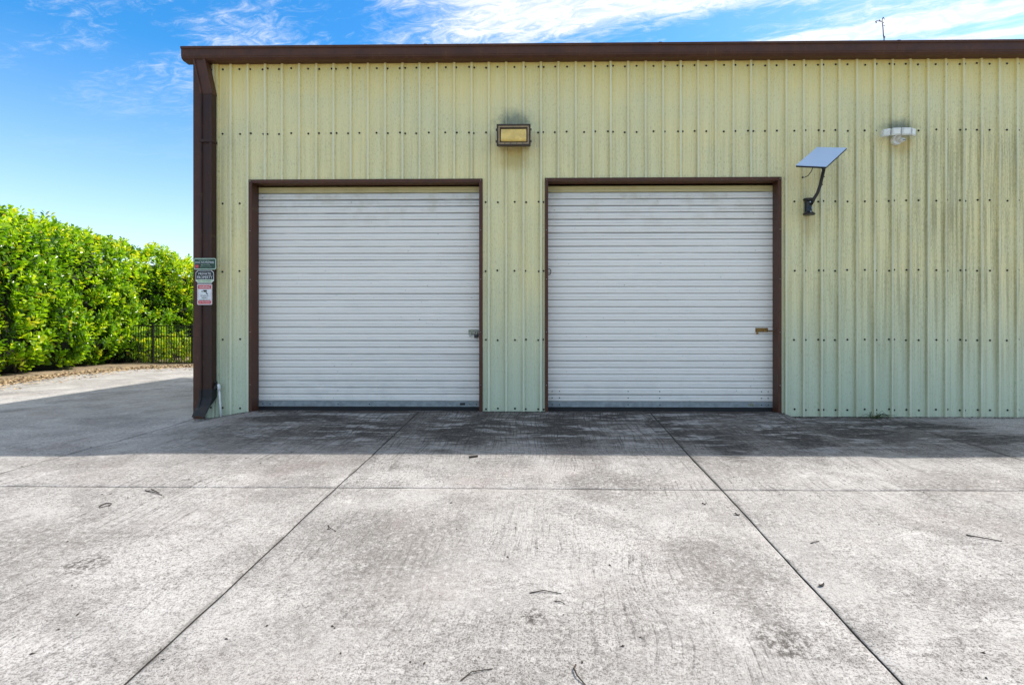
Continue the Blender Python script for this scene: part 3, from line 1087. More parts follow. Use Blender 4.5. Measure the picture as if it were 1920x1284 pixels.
def clipped(x0, x1, z0, z1, c):
    return [(x0 + c, z0), (x1 - c, z0), (x1 - c * 0.75, z0 + c * 0.55), (x1, z0 + c), (x1, z1 - c), (x1 - c * 0.75, z1 - c * 0.55), (x1 - c, z1), (x0 + c, z1), (x0 + c * 0.75, z1 - c * 0.55), (x0, z1 - c), (x0, z0 + c), (x0 + c * 0.75, z0 + c * 0.55)]


plate(clipped(-4.562, -4.322, 1.697, 1.862, 0.026), YS, 0.004, 'plate', M['sign_white'], s)
pts = clipped(-4.557, -4.327, 1.702, 1.857, 0.026)
plate([(x, max(z, 1.742)) for x, z in pts if z > 1.735 or True][3:11][0:1] + [p for p in [(-4.327, 1.742), (-4.327, 1.831), (-4.3465, 1.8427), (-4.353, 1.857), (-4.531, 1.857), (-4.5375, 1.8427), (-4.557, 1.831), (-4.557, 1.742)]][1:], YS - 0.0042, 0.001, 'face', M['sign_black'], s)
plate([(-4.531, 1.702), (-4.353, 1.702), (-4.3465, 1.7163), (-4.327, 1.728), (-4.327, 1.7395), (-4.557, 1.7395), (-4.557, 1.728), (-4.5375, 1.7163)], YS - 0.0042, 0.001, 'strip', M['sign_mint'], s)
text_part('THIS IS', -4.44, 1.845, 0.012, yt, M['grey_plastic'], s, 0.13)
text_part('PRIVATE', -4.44, 1.817, 0.030, yt, M['sign_white'], s, 0.165)
text_part('PROPERTY', -4.44, 1.770, 0.038, yt, M['sign_white'], s, 0.205)
text_part('NO TRESPASSING', -4.44, 1.722, 0.014, yt, M['sign_ink'], s, 0.17)

s = thing('sign', (-4.44, YS, 1.41), 'white and red WARNING video surveillance sign, lowest on the downspout', 'sign')
plate(rounded(-4.541, -4.345, 1.410, 1.684, 0.014), YS, 0.004, 'plate', M['sign_white'], s)
plate(rounded(-4.528, -4.358, 1.618, 1.668, 0.008), YS - 0.0042, 0.001, 'red_band', M['sign_red'], s)
plate(rounded(-4.526, -4.360, 1.424, 1.466, 0.010), YS - 0.0042, 0.001, 'red_band', M['sign_red'], s)
fr = MB()
for (a, b, c, d) in ((-4.533, -4.530, 1.42, 1.675), (-4.356, -4.353, 1.42, 1.675)):
    fr.box(a, b, YS - 0.0052, YS - 0.0042, c, d)
fr.box(-4.5295, -4.3565, YS - 0.0052, YS - 0.0042, 1.674, 1.677)
fr.box(-4.5295, -4.3565, YS - 0.0052, YS - 0.0042, 1.417, 1.420)
fr.build('red_border', M['sign_red'], s)
text_part('WARNING', -4.443, 1.643, 0.030, yt, M['sign_white'], s, 0.150)
text_part('24 HOUR', -4.443, 1.530, 0.020, yt, M['sign_ink'], s, 0.108)
text_part('VIDEO', -4.443, 1.503, 0.018, yt, M['sign_ink'], s, 0.080)
text_part('SURVEILLANCE', -4.443, 1.477, 0.012, yt, M['sign_ink'], s, 0.150)
text_part('NO TRESPASSING', -4.443, 1.445, 0.016, yt, M['sign_white'], s, 0.140)
ic = MB()
ic.prism([(-4.462, yt, 1.604), (-4.410, yt, 1.604), (-4.414, yt, 1.586), (-4.452, yt, 1.576)], (0, -0.001, 0))
ic.prism([(-4.432, yt, 1.580), (-4.420, yt, 1.580), (-4.408, yt, 1.556), (-4.416, yt, 1.552)], (0, -0.001, 0))
ic.prism([(-4.418, yt, 1.556), (-4.400, yt, 1.560), (-4.402, yt, 1.548), (-4.412, yt, 1.546)], (0, -0.001, 0))
ic.prism([(-4.482, yt, 1.592), (-4.470, yt, 1.596), (-4.468, yt, 1.580), (-4.480, yt, 1.578)], (0, -0.001, 0))
ic.build('camera_symbol', M['sign_ink'], s)

# ---------------------------------------------------------------- padlock on the left latch
p = thing('padlock', (-0.902, 0.118, 0.97), 'black padlock hanging from the latch of the left roller door', 'padlock')
m2 = MB()
m2.box(-0.930, -0.872, 0.104, 0.130, 0.968, 1.010)
m2.build('lock_body', M['black_metal'], p, bevel=0.007)
m2 = MB()
m2.tube([(-0.920, 0.117, 1.008), (-0.920, 0.117, 1.052), (-0.914, 0.117, 1.062), (-0.903, 0.117, 1.066), (-0.892, 0.117, 1.062), (-0.886, 0.117, 1.052), (-0.886, 0.117, 1.008)], 0.0048, 6)
m2.build('shackle', M['steel'], p, smooth=True)

# ---------------------------------------------------------------- wall lamp between the doors
lamp = thing('wall_lamp', (-0.38, -0.02, 3.46), 'bronze floodlight with a yellowed lens on the wall between the doors', 'wall lamp')
m2 = MB()
lx0, lx1, lz0, lz1 = -0.595, -0.163, 3.463, 3.735
m2.prism([(lx0, -0.021, lz0 + 0.04), (lx0, -0.165, lz0), (lx0, -0.165, lz1), (lx0, -0.021, lz1 - 0.01)], (lx1 - lx0, 0, 0))
m2.build('housing', M['bronze'], lamp, bevel=0.006)


def ring_frame(x0, x1, z0, z1, t, y0, y1, name, m, parent, bev=0.002):
    mb = MB()
    mb.box(x0, x1, y0, y1, z1 - t, z1)
    mb.box(x0, x1, y0, y1, z0, z0 + t)
    mb.box(x0, x0 + t, y0, y1, z0 + t + 0.0004, z1 - t - 0.0004)
    mb.box(x1 - t, x1, y0, y1, z0 + t + 0.0004, z1 - t - 0.0004)
    return mb.build(name, m, parent, bevel=bev)


ring_frame(lx0 - 0.003, lx1 + 0.003, lz0 - 0.003, lz1 + 0.003, 0.020, -0.205, -0.1655, 'front_frame', M['bronze'], lamp)
ring_frame(lx0 + 0.018, lx1 - 0.018, lz0 + 0.018, lz1 - 0.018, 0.017, -0.198, -0.1658, 'gasket', M['bronze_light'], lamp)
ring_frame(lx0 + 0.036, lx1 - 0.036, lz0 + 0.036, lz1 - 0.036, 0.014, -0.190, -0.1658, 'inner_frame', M['bronze'], lamp)
m2 = MB()
m2.prism([(lx0 + 0.051, -0.166, lz0 + 0.051), (lx0 + 0.051, -0.190, lz0 + 0.062), (lx0 + 0.051, -0.198, lz0 + 0.085), (lx0 + 0.051, -0.182, lz1 - 0.055), (lx0 + 0.051, -0.166, lz1 - 0.051)], (lx1 - lx0 - 0.102, 0, 0))
m2.build('lens', M['lens'], lamp, bevel=0.004)
for sx in (lx0 - 0.016, lx1 + 0.004):
    for sz in (lz0 + 0.045, lz1 - 0.075):
        m2 = MB()
        m2.box(sx, sx + 0.012, -0.190, -0.165, sz, sz + 0.026)
        m2.build('hinge_lug', M['bronze'], lamp, bevel=0.003)
for k in range(4):
    m2 = MB()
    sx = lx0 + 0.10 + k * 0.077
    m2.box(sx, sx + 0.006, -0.2005, -0.1985, lz0 + 0.0185, lz0 + 0.0345)
    m2.build('gasket_rib', M['bronze'], lamp)

# ---------------------------------------------------------------- security light on the right
sec = thing('security_light', (4.60, -0.02, 3.49), 'white three headed security light on a round base high on the right wall', 'security light')
m2 = MB()
m2.tube([(4.612, -0.021, 3.552), (4.612, -0.075, 3.552)], 0.062, 20)
m2.build('round_base', M['white_plastic'], sec, bevel=0.006)
m2 = MB()
m2.sphere((4.650, -0.095, 3.540), 0.040, 14, 8, (1.0, 1.0, 0.75))
m2.build('motion_sensor', M['white_plastic'], sec, smooth=True)
m2 = MB()
m2.box(4.640, 4.675, -0.138, -0.131, 3.524, 3.534)
m2.build('sensor_window', M['grey_plastic'], sec)
m2 = MB()
m2.tube([(4.605, -0.07, 3.54), (4.605, -0.13, 3.60)], 0.022, 10)
m2.build('arm', M['white_plastic'], sec, smooth=True)
for (xa, xb, ya, yb) in ((4.387, 4.452, -0.13, -0.175), (4.470, 4.570, -0.185, -0.20), (4.582, 4.702, -0.20, -0.195), (4.712, 4.792, -0.19, -0.145)):
    m2 = MB()
    za, zb = 3.572, 3.664
    tilt = 0.012
    vs = [(xa, ya, za), (xb, yb, za), (xb, yb + 0.06, za + tilt), (xa, ya + 0.06, za + tilt),
          (xa, ya - 0.01, zb), (xb, yb - 0.01, zb), (xb, yb + 0.05, zb), (xa, ya + 0.05, zb)]
    m2.add(vs, [(0, 1, 2, 3), (4, 7, 6, 5), (0, 4, 5, 1), (1, 5, 6, 2), (2, 6, 7, 3), (3, 7, 4, 0)])
    hd = m2.build('lamp_head', M['white_plastic'], sec, bevel=0.008)
    m2 = MB()
    e = 0.10
    def L(t, z, o):
        return (xa + (xb - xa) * t, ya + (yb - ya) * t - 0.0025 - 0.01 * (z - za) / (zb - za) - o, z)
    m2.add([L(e, za + 0.012, 0), L(1 - e, za + 0.012, 0), L(1 - e, zb - 0.010, 0), L(e, zb - 0.010, 0),
            L(e + .03, za + 0.015, .003), L(1 - e - .03, za + 0.015, .003), L(1 - e - .03, zb - 0.013, .003), L(e + .03, zb - 0.013, .003)],
           [(4, 5, 6, 7), (0, 1, 5, 4), (1, 2, 6, 5), (2, 3, 7, 6), (3, 0, 4, 7)])
    m2.build('lamp_face', M['clear_lens'], sec)
m2 = MB()
m2.box(4.46, 4.72, -0.135, -0.122, 3.600, 3.625)
m2.build('head_bar', M['white_plastic'], sec)

# ---------------------------------------------------------------- flat satellite antenna
dish = thing('satellite_antenna', (3.46, -0.02, 2.70), 'flat white satellite antenna panel on a bent black mast beside the right door', 'antenna')
cs = [Vector(v) for v in ((3.104, -0.482, 3.101), (3.346, -0.726, 3.011), (3.749, -0.442, 3.327), (3.507, -0.198, 3.417))]
nn = (cs[1] - cs[0]).cross(cs[3] - cs[0]).normalized()
cc = sum(cs, Vector()) / 4
m2 = MB()
m2.prism([c for c in cs], -nn * 0.020)
m2.build('back_shell', M['black_metal'], dish, bevel=0.004)
m2 = MB()
m2.prism([c.lerp(cc, 0.006) + nn * 0.001 for c in cs], nn * 0.004)
m2.build('face_panel', M['panel'], dish)
m2 = MB()
hub = cc - nn * 0.021
m2.tube([hub, hub - nn * 0.055], 0.035, 12)
m2.build('tilt_hub', M['black_metal'], dish, bevel=0.004)
m2 = MB()
top = hub - nn * 0.05
path = [(3.472, -0.115, 2.705), (3.506, -0.140, 2.785), (3.531, -0.170, 2.845), (3.544, -0.210, 2.935), (3.540, -0.260, 3.020), (3.530, -0.320, 3.098)]
path = [Vector(p) for p in path]
path.append(top)
m2.tube(path, 0.021, 12)
m2.build('mast', M['black_metal'], dish, smooth=True)
m2 = MB()
m2.tube([path[3], path[3] + Vector((0.03, -0.004, 0.004))], 0.008, 8)
m2.build('mast_bolt', M['black_metal'], dish)
m2 = MB()
m2.tube([path[4], path[4] + Vector((0.03, -0.004, 0.006))], 0.007, 8)
m2.build('mast_bolt', M['black_metal'], dish)
# waisted bracket with flared top and bottom plates
m2 = MB()
mx, my = 3.462, -0.085
prof = [(2.575, 0.072), (2.592, 0.080), (2.602, 0.068), (2.622, 0.040), (2.690, 0.037), (2.745, 0.042), (2.762, 0.068), (2.778, 0.078), (2.790, 0.066)]
vs, fs = [], []
N = 16
for z, r in prof:
    for i in range(N):
        a = 2 * PI * i / N
        vs.append((mx + r * math.cos(a), my + 0.78 * r * math.sin(a), z))
for j in range(len(prof) - 1):
    for i in range(N):
        fs.append((j * N + i, j * N + (i + 1) % N, (j + 1) * N + (i + 1) % N, (j + 1) * N + i))
fs += [tuple(range(N - 1, -1, -1)), tuple(range((len(prof) - 1) * N, len(prof) * N))]
m2.add(vs, fs)
m2.build('wall_bracket', M['black_metal'], dish, smooth=False, bevel=0.0)
m2 = MB()
m2.box(3.432, 3.492, -0.045, -0.0205, 2.60, 2.765)
m2.build('back_plate', M['black_metal'], dish, bevel=0.004)
for (bx, bz) in ((3.462, 2.610), (3.478, 2.655), (3.455, 2.735)):
    m2 = MB()
    m2.tube([(bx, -0.115, bz), (bx, -0.135, bz)], 0.009, 6)
    m2.build('bracket_bolt', M['steel'], dish)
m2 = MB()
a0 = cs[0].lerp(cs[1], 0.55) - nn * 0.02 + (cs[3] - cs[0]) * 0.03
m2.tube([a0, a0 + Vector((-0.02, 0.0, -0.05)), a0 + Vector((-0.05, 0.01, -0.095)), a0 + Vector((-0.085, 0.02, -0.112)), a0 + Vector((-0.105, 0.03, -0.110))], 0.005, 6)
m2.sphere(a0 + Vector((-0.108, 0.03, -0.110)), 0.012, 8, 6)
m2.build('cable', M['black_rubber'], dish, smooth=True)

# ---------------------------------------------------------------- water standpipe
sp = thing('standpipe', (-4.27, -0.07, -0.11), 'white plastic water pipe with a black tap standing by the corner of the building', 'standpipe')
m2 = MB()
m2.tube([(-4.268, -0.07, -0.14), (-4.300, -0.068, 0.305)], 0.0125, 10)
m2.build('riser_pipe', M['white_plastic'], sp, smooth=True)
m2 = MB()
m2.tube([(-4.300, -0.068, 0.275), (-4.301, -0.068, 0.325), (-4.303, -0.068, 0.342), (-4.310, -0.069, 0.350), (-4.318, -0.070, 0.351)], [0.019, 0.019, 0.021, 0.020, 0.018], 10)
m2.build('elbow', M['white_plastic'], sp, smooth=True)
m2 = MB()
m2.tube([(-4.316, -0.070, 0.351), (-4.350, -0.072, 0.351)], 0.015, 8)
m2.tube([(-4.334, -0.072, 0.348), (-4.337, -0.100, 0.328), (-4.338, -0.108, 0.298)], 0.013, 8)
m2.build('tap', M['black_metal'], sp)
m2 = MB()
m2.tube([(-4.334, -0.072, 0.355), (-4.334, -0.082, 0.380)], 0.007, 6)
for a in range(4):
    t = PI / 4 + a * PI / 2
    m2.tube([(-4.334, -0.082, 0.380), (-4.334 + 0.028 * math.cos(t), -0.084, 0.380 + 0.020 * math.sin(t))], 0.008, 6)
m2.build('tap_handle', M['black_metal'], sp)

# ---------------------------------------------------------------- weed stalk on the roof edge
st = thing('weed_stalk', (4.45, -0.06, 4.80), 'thin dark weed stalk sticking up over the roof gutter', 'plant')
m2 = MB()
sp_ = [(4.45, -0.06, 4.79), (4.440, -0.06, 4.83), (4.446, -0.06, 4.87), (4.436, -0.06, 4.92), (4.432, -0.06, 4.99), (4.430, -0.06, 5.02), (4.424, -0.06, 5.06), (4.420, -0.06, 5.10), (4.424, -0.06, 5.14)]
m2.tube(sp_, 0.0075, 6, 0.004)
m2.tube([sp_[7], (4.400, -0.06, 5.098), (4.370, -0.06, 5.105), (4.345, -0.06, 5.104), (4.338, -0.06, 5.085)], 0.0045, 5)
m2.tube([sp_[3], (4.455, -0.06, 4.885)], 0.005, 5)
m2.build('stem', M['twig'], st)
m2 = MB()
for k in range(22):
    bx, bz = random.choice([(4.345, 5.095), (4.340, 5.08), (4.365, 5.105), (4.385, 5.10), (4.42, 5.12), (4.43, 5.14), (4.415, 5.09), (4.45, 5.045), (4.425, 5.07), (4.44, 5.13), (4.435, 4.84), (4.455, 4.885)])
    c = Vector((bx + random.uniform(-.008, .008), -0.06 + random.uniform(-.012, .012), bz + random.uniform(-.008, .008)))
    d = Vector((random.uniform(-1, 1), random.uniform(-1, 1), random.uniform(-1, 1))).normalized()
    e = d.cross(Vector((0.3, 1, 0.2))).normalized()
    m2.add([c - d * 0.012, c + e * 0.006, c + d * 0.012, c - e * 0.006], [(0, 1, 2, 3)])
m2.build('leaves', M['weed'], st, kind='stuff')


# ---------------------------------------------------------------- fence across the back left
fz = 8.95
fx0, fx1 = -13.6, -6.4
fence = thing('metal_fence', (-10.0, fz, H(-10, fz)), 'low black metal picket fence behind the paving at the back left', 'fence')
zb_ = -0.11
m2 = MB()
for zc in (zb_ + 1.19, zb_ + 0.87, zb_ + 0.06):
    m2 = MB()
    m2.box(fx0, fx1, fz - 0.016, fz + 0.016, zc - 0.016, zc + 0.016)
    m2.build('rail', M['fence'], fence)
post_me = None
x = -11.85 - 2 * 1.20
while x < fx1 + 0.1:
    if post_me is None:
        m2 = MB()
        m2.box(x - 0.026, x + 0.026, fz - 0.026, fz + 0.026, zb_ - 0.05, zb_ + 1.24)
        o = m2.build('post', M['fence'], fence, bevel=0.004, loc=(x, fz, zb_))
        post_me = o.data
    else:
        o = bpy.data.objects.new('post', post_me)
        C.objects.link(o)
        o.parent = fence
        o.location = Vector((x, fz, zb_)) - WORLD_LOC[fence.name]
    x += 1.20
pick_me = None
x = fx0 + 0.05
while x < fx1:
    if pick_me is None:
        m2 = MB()
        m2.box(x - 0.0075, x + 0.0075, fz - 0.0075, fz + 0.0075, zb_ + 0.02, zb_ + 1.19)
        o = m2.build('picket', M['fence'], fence, loc=(x, fz, zb_))
        pick_me = o.data
    else:
        o = bpy.data.objects.new('picket', pick_me)
        C.objects.link(o)
        o.parent = fence
        o.location = Vector((x, fz, zb_)) - WORLD_LOC[fence.name]
    x += 0.078


# ---------------------------------------------------------------- tall hedge
hedge = thing('hedge', (-12.9, 6.0, -0.1), 'tall dense hedge with glossy yellow green paddle leaves along the left side', 'hedge')
FACE = [Vector(p) for p in ((-11.2, -0.5), (-11.6, 1.9), (-12.25, 5.2), (-12.50, 7.8), (-12.62, 9.6), (-12.15, 11.3), (-11.0, 13.3), (-9.0, 15.5), (-4.0, 17.5), (2.0, 18.5))]
TOPS = [3.75, 3.75, 3.70, 3.58, 3.40, 3.20, 3.05, 3.0, 3.0, 3.0]
seglen = [(b - a).length for a, b in zip(FACE[:-1], FACE[1:])]
cum = np.concatenate([[0], np.cumsum(seglen)])


def face_at(sv):
    i = int(min(max(np.searchsorted(cum, sv) - 1, 0), len(seglen) - 1))
    t = (sv - cum[i]) / seglen[i]
    p = FACE[i].lerp(FACE[i + 1], t)
    # smooth normal
    def seg_n(k):
        k = min(max(k, 0), len(seglen) - 1)
        d = (FACE[k + 1] - FACE[k]).normalized()
        return Vector((d.y, -d.x))
    n0 = (seg_n(i) + seg_n(i - 1)) * 0.5
    n1 = (seg_n(i) + seg_n(i + 1)) * 0.5
    n = n0.lerp(n1, t).normalized()
    return p, n, TOPS[i] + (TOPS[i + 1] - TOPS[i]) * t


def hedge_pt(sv, q, lump=1.0):
    """q in 0..1: up the front face, 1..1.6: across the top; gives position and outward normal"""
    p, n, top = face_at(sv)
    base = 0.0
    bump1 = 0.40 * noise.noise(Vector((sv * 0.55, q * 2.4, 1.0))) + 0.42 * noise.noise(Vector((sv * 1.3, q * 5.0, 7.0))) + 0.10 * noise.noise(Vector((sv * 3.2, q * 12.0, 3.0)))
    topj = 0.20 * noise.noise(Vector((sv * 0.7, 3.3, 0.0))) + 0.22 * noise.noise(Vector((sv * 2.1, 1.3, 0.0)))
    R = 0.55
    hh = top + topj - base
    if q <= 1.0:
        hq = q * hh
        inset = 0.30 * (1 - min(1.0, hq / 0.7)) ** 2
        up = max(0.0, hq - (hh - R)) / R
        inset += R * (1 - math.sqrt(max(0.0, 1 - up * up)))
        out = n * (-inset + bump1 * lump)
        nz = 0.15 + up * 0.75
        N = Vector((n.x * (1 - up * 0.7), n.y * (1 - up * 0.7), nz)).normalized()
        return Vector((p.x + out.x, p.y + out.y, base + hq)), N
    t = (q - 1.0)
    out = n * (-(R + t * 1.7))
    return Vector((p.x + out.x, p.y + out.y, base + hh + bump1 * 0.35 * lump)), Vector((n.x * 0.2, n.y * 0.2, 1)).normalized()


def build_hedge():
    rng = np.random.default_rng(11)
    S = cum[-1]
    n_sp = 10600
    cen, axis, tints, scl = [], [], [], []
    for k in range(n_sp):
        sv = rng.uniform(0, S)
        q = rng.uniform(0.0, 1.35)
        P, N = hedge_pt(sv, q)
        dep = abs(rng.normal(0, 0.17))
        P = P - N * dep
        up = Vector((rng.normal(0, .32), rng.normal(0, .32), 0.75 + rng.uniform(-.2, .5)))
        ax = (N * 0.75 + up).normalized()
        if q > 0.88 and rng.random() < 0.24:
            P = P + Vector((0, 0, rng.uniform(0.06, 0.26)))
            ax = Vector((rng.normal(0, .2), rng.normal(0, .2), 1)).normalized()
        cen.append(P)
        axis.append(ax)
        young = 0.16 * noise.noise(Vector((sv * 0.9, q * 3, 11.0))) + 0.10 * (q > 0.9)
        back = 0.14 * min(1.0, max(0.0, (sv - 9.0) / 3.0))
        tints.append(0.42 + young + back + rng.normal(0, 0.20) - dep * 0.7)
        scl.append(rng.uniform(0.85, 1.25))
    cen = np.array([tuple(c) for c in cen])
    axis = np.array([tuple(a) for a in axis])
    nl = 8
    # leaf outline in its own frame: u along, v across, w fold
    lv = np.array([(0.0, 0, 0), (0.45, 0.38, 0.10), (0.82, 0.36, 0.08), (1.0, 0.0, -0.05), (0.82, -0.36, 0.08), (0.45, -0.38, 0.10), (0.5, 0, 0.0)])
    lf = [(0, 1, 6), (1, 2, 6), (2, 3, 6), (3, 4, 6), (4, 5, 6), (5, 0, 6)]
    n = n_sp * nl
    ci = np.repeat(np.arange(n_sp), nl)
    j = np.tile(np.arange(nl), n_sp)
    A = axis[ci]
    ref = np.where(np.abs(A[:, 2:3]) < 0.9, np.array([[0, 0, 1.0]]), np.array([[1.0, 0, 0]]))
    U = np.cross(A, ref)
    U /= np.linalg.norm(U, axis=1, keepdims=True)
    W = np.cross(A, U)
    ang = j * (PI * 0.5) + (j % 2) * PI * 0.5 + rng.normal(0, 0.35, n) + np.repeat(rng.uniform(0, 6.28, n_sp), nl)
    rad = U * np.cos(ang)[:, None] + W * np.sin(ang)[:, None]
    lift = 0.45 + 0.11 * j + rng.normal(0, 0.16, n)
    D = rad + A * lift[:, None]
    D /= np.linalg.norm(D, axis=1, keepdims=True)
    NV = A - D * np.sum(A * D, axis=1, keepdims=True)
    NV /= np.linalg.norm(NV, axis=1, keepdims=True)
    tw = rng.normal(0, 0.4, n)
    V = np.cross(NV, D)
    V2 = V * np.cos(tw)[:, None] + NV * np.sin(tw)[:, None]
    N2 = np.cross(D, V2)
    length = 0.148 * np.array(scl)[ci] * (1 - 0.04 * j) * rng.uniform(0.8, 1.15, n)
    org = cen[ci] + A * (0.022 * j)[:, None] + rad * 0.008
    tint = np.clip(np.array(tints)[ci] + rng.normal(0, 0.09, n) + 0.012 * j, 0.0, 0.93)
    yellow = rng.random(n) < 0.012
    tint[yellow] = 1.0
    pts = org[:, None, :] + length[:, None, None] * (lv[None, :, 0:1] * D[:, None, :] + 0.60 * lv[None, :, 1:2] * V2[:, None, :] + lv[None, :, 2:3] * N2[:, None, :])
    # the 300 that show largest become leaves of their own
    cam_p = np.array(cam.location)
    rel = org - cam_p
    dist = np.linalg.norm(rel, axis=1)
    depth = rel[:, 1]
    uu = 1002 + 1000 * rel[:, 0] / np.maximum(depth, 0.1)
    facing = np.abs(np.sum(N2 * rel, axis=1)) / dist
    outer = np.ones(n)
    score = length * length * facing / dist ** 2
    score[(uu < 4) | (uu > 340)] = 0
    # keep only those on the outside of the hedge
    depth_in = np.array([0.0] * n_sp)
    order = np.argsort(-score)
    keep = []
    used = set()
    for i in order:
        c = ci[i]
        if c in used:
            continue
        used.add(c)
        keep.append(i)
        if len(keep) == 300:
            break
    keep = np.array(keep)
    mask = np.ones(n, bool)
    mask[keep] = False
    pm = pts[mask].reshape(-1, 3)
    base = np.array(WORLD_LOC[hedge.name])
    m = int(mask.sum())
    faces = (np.array(lf)[None, :, :] + 7 * np.arange(m)[:, None, None]).reshape(-1, 3)
    me = bpy.data.meshes.new('foliage')
    me.vertices.add(len(pm))
    me.vertices.foreach_set('co', (pm - base).ravel())
    me.loops.add(faces.size)
    me.loops.foreach_set('vertex_index', faces.ravel().astype(np.int32))
    me.polygons.add(len(faces))
    me.polygons.foreach_set('loop_start', (np.arange(len(faces)) * 3).astype(np.int32))
    at = me.attributes.new('tint', 'FLOAT', 'POINT')
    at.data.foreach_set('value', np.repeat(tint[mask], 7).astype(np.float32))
    me.update(calc_edges=True)
    me.validate()
    me.polygons.foreach_set('use_smooth', np.ones(len(me.polygons), bool))
    me.materials.append(M['leaf'])
    fo = bpy.data.objects.new('foliage', me)
    C.objects.link(fo)
    fo.parent = hedge
    tag(fo, kind='stuff')
    # leaf meshes shared by the single leaves, one for each tint
    leaf_me = []
    for tv in (0.25, 0.42, 0.58, 0.72, 0.86):
        lm = bpy.data.meshes.new('leaf')
        lm.from_pydata([(a, 0.66 * b, c) for a, b, c in lv], [], lf)
        la = lm.attributes.new('tint', 'FLOAT', 'POINT')
        la.data.foreach_set('value', np.full(7, tv, np.float32))
        for pl in lm.polygons:
            pl.use_smooth = True
        lm.materials.append(M['leaf'])
        leaf_me.append(lm)
    for i in keep:
        lo = bpy.data.objects.new('leaf', leaf_me[int(min(4, max(0, (tint[i] - 0.17) / 0.16)))])
        C.objects.link(lo)
        lo.parent = hedge
        d, v, w_ = Vector(D[i]), Vector(V2[i]), Vector(N2[i])
        mtx = Matrix(((d.x, v.x, w_.x, 0), (d.y, v.y, w_.y, 0), (d.z, v.z, w_.z, 0), (0, 0, 0, 1)))
        loc = Vector(org[i]) - Vector(base)
        lo.matrix_local = Matrix.Translation(loc) @ mtx @ Matrix.Scale(float(length[i]), 4)
    # near-black core sheet set back from the leaves, painting the hedge's inner shade
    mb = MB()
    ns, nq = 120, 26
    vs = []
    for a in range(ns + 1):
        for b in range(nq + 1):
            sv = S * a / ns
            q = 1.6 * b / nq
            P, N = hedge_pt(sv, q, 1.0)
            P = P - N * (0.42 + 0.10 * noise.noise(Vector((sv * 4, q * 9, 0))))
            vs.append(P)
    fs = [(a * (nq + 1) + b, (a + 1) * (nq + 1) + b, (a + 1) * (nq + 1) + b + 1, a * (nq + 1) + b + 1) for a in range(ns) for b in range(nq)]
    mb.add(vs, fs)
    mb.build('shade_core', M['inner'], hedge, kind='stuff')
    # stems at the foot
    sv = 0.4
    while sv < S:
        P, N, top = face_at(sv)
        for kk in range(3):
            c = P - N * random.uniform(0.45, 1.1)
            c = Vector((c.x, c.y))
            z0 = H(c.x, c.y) + 0.0
            mb = MB()
            dx, dy = random.uniform(-.25, .25), random.uniform(-.25, .25)
            mb.tube([(c.x, c.y, z0), (c.x + dx * .4, c.y + dy * .4, 0.5), (c.x + dx, c.y + dy, 1.4), (c.x + dx * 1.2, c.y + dy * 1.4, 2.6)], 0.045, 6, 0.015)
            mb.build('stem', M['bark'], hedge, smooth=True)
        sv += random.uniform(0.8, 1.2)


build_hedge()

def small_shrub(x, y, hgt, rad, label, seed):
    rg = random.Random(seed)
    root = thing('shrub', (x, y, H(x, y)), label, 'shrub', 'low shrubs behind the fence')
    out = [(0.0, 0, 0), (0.45, 0.24, 0.08), (0.85, 0.22, 0.06), (1.0, 0, -0.05), (0.85, -0.22, 0.06), (0.45, -0.24, 0.08), (0.5, 0, 0)]
    mb, tl = MB(), []
    stems = MB()
    z0 = H(x, y)
    for k in range(9):
        a = rg.uniform(0, 2 * PI)
        tip = Vector((x + rad * 0.8 * math.cos(a), y + rad * 0.5 * math.sin(a), z0 + hgt * rg.uniform(0.6, 1.0)))
        root_p = Vector((x + 0.04 * math.cos(a), y + 0.04 * math.sin(a), z0))
        mid = root_p.lerp(tip, 0.5) + Vector((0, 0, 0.06))
        stems.tube([root_p, mid, tip], 0.010, 5, 0.004)
    for k in range(120):
        a, u, w_ = rg.uniform(0, 2 * PI), rg.uniform(0.03, 1.0), rg.uniform(0.35, 1.0)
        rr = rad * w_ * math.sin(PI * min(0.92, 0.18 + 0.78 * u)) ** 0.6
        c = Vector((x + rr * math.cos(a), y + rr * 0.7 * math.sin(a), z0 + hgt * u))
        for j in range(4):
            d = Vector((math.cos(a) * 0.5 + rg.gauss(0, .6), math.sin(a) * 0.5 + rg.gauss(0, .6), 0.5 + rg.gauss(0, .4))).normalized()
            v = d.cross(Vector((rg.gauss(0, .4), rg.gauss(0, .4), 1))).normalized()
            n = v.cross(d)
            L_ = rg.uniform(0.08, 0.13)
            mb.add([c + (d * p + v * q + n * r_) * L_ for p, q, r_ in out], [(0, 1, 6), (1, 2, 6), (2, 3, 6), (3, 4, 6), (4, 5, 6), (5, 0, 6)])
            tl += [min(0.97, max(0.1, rg.gauss(0.72, 0.16)))] * 7
    o = mb.build('foliage', M['leaf'], root, kind='stuff')
    at = o.data.attributes.new('tint', 'FLOAT', 'POINT')
    at.data.foreach_set('value', np.array(tl, np.float32))
    stems.build('stems', M['bark'], root, kind='stuff')


small_shrub(-12.25, 9.45, 0.75, 0.55, 'low leafy shrub behind the fence, close against the tall hedge', 1)
small_shrub(-11.50, 9.55, 0.95, 0.50, 'low leafy shrub behind the fence, just right of its middle post', 2)
small_shrub(-10.85, 9.50, 0.80, 0.50, 'low leafy shrub behind the fence, next to the corner of the building', 3)

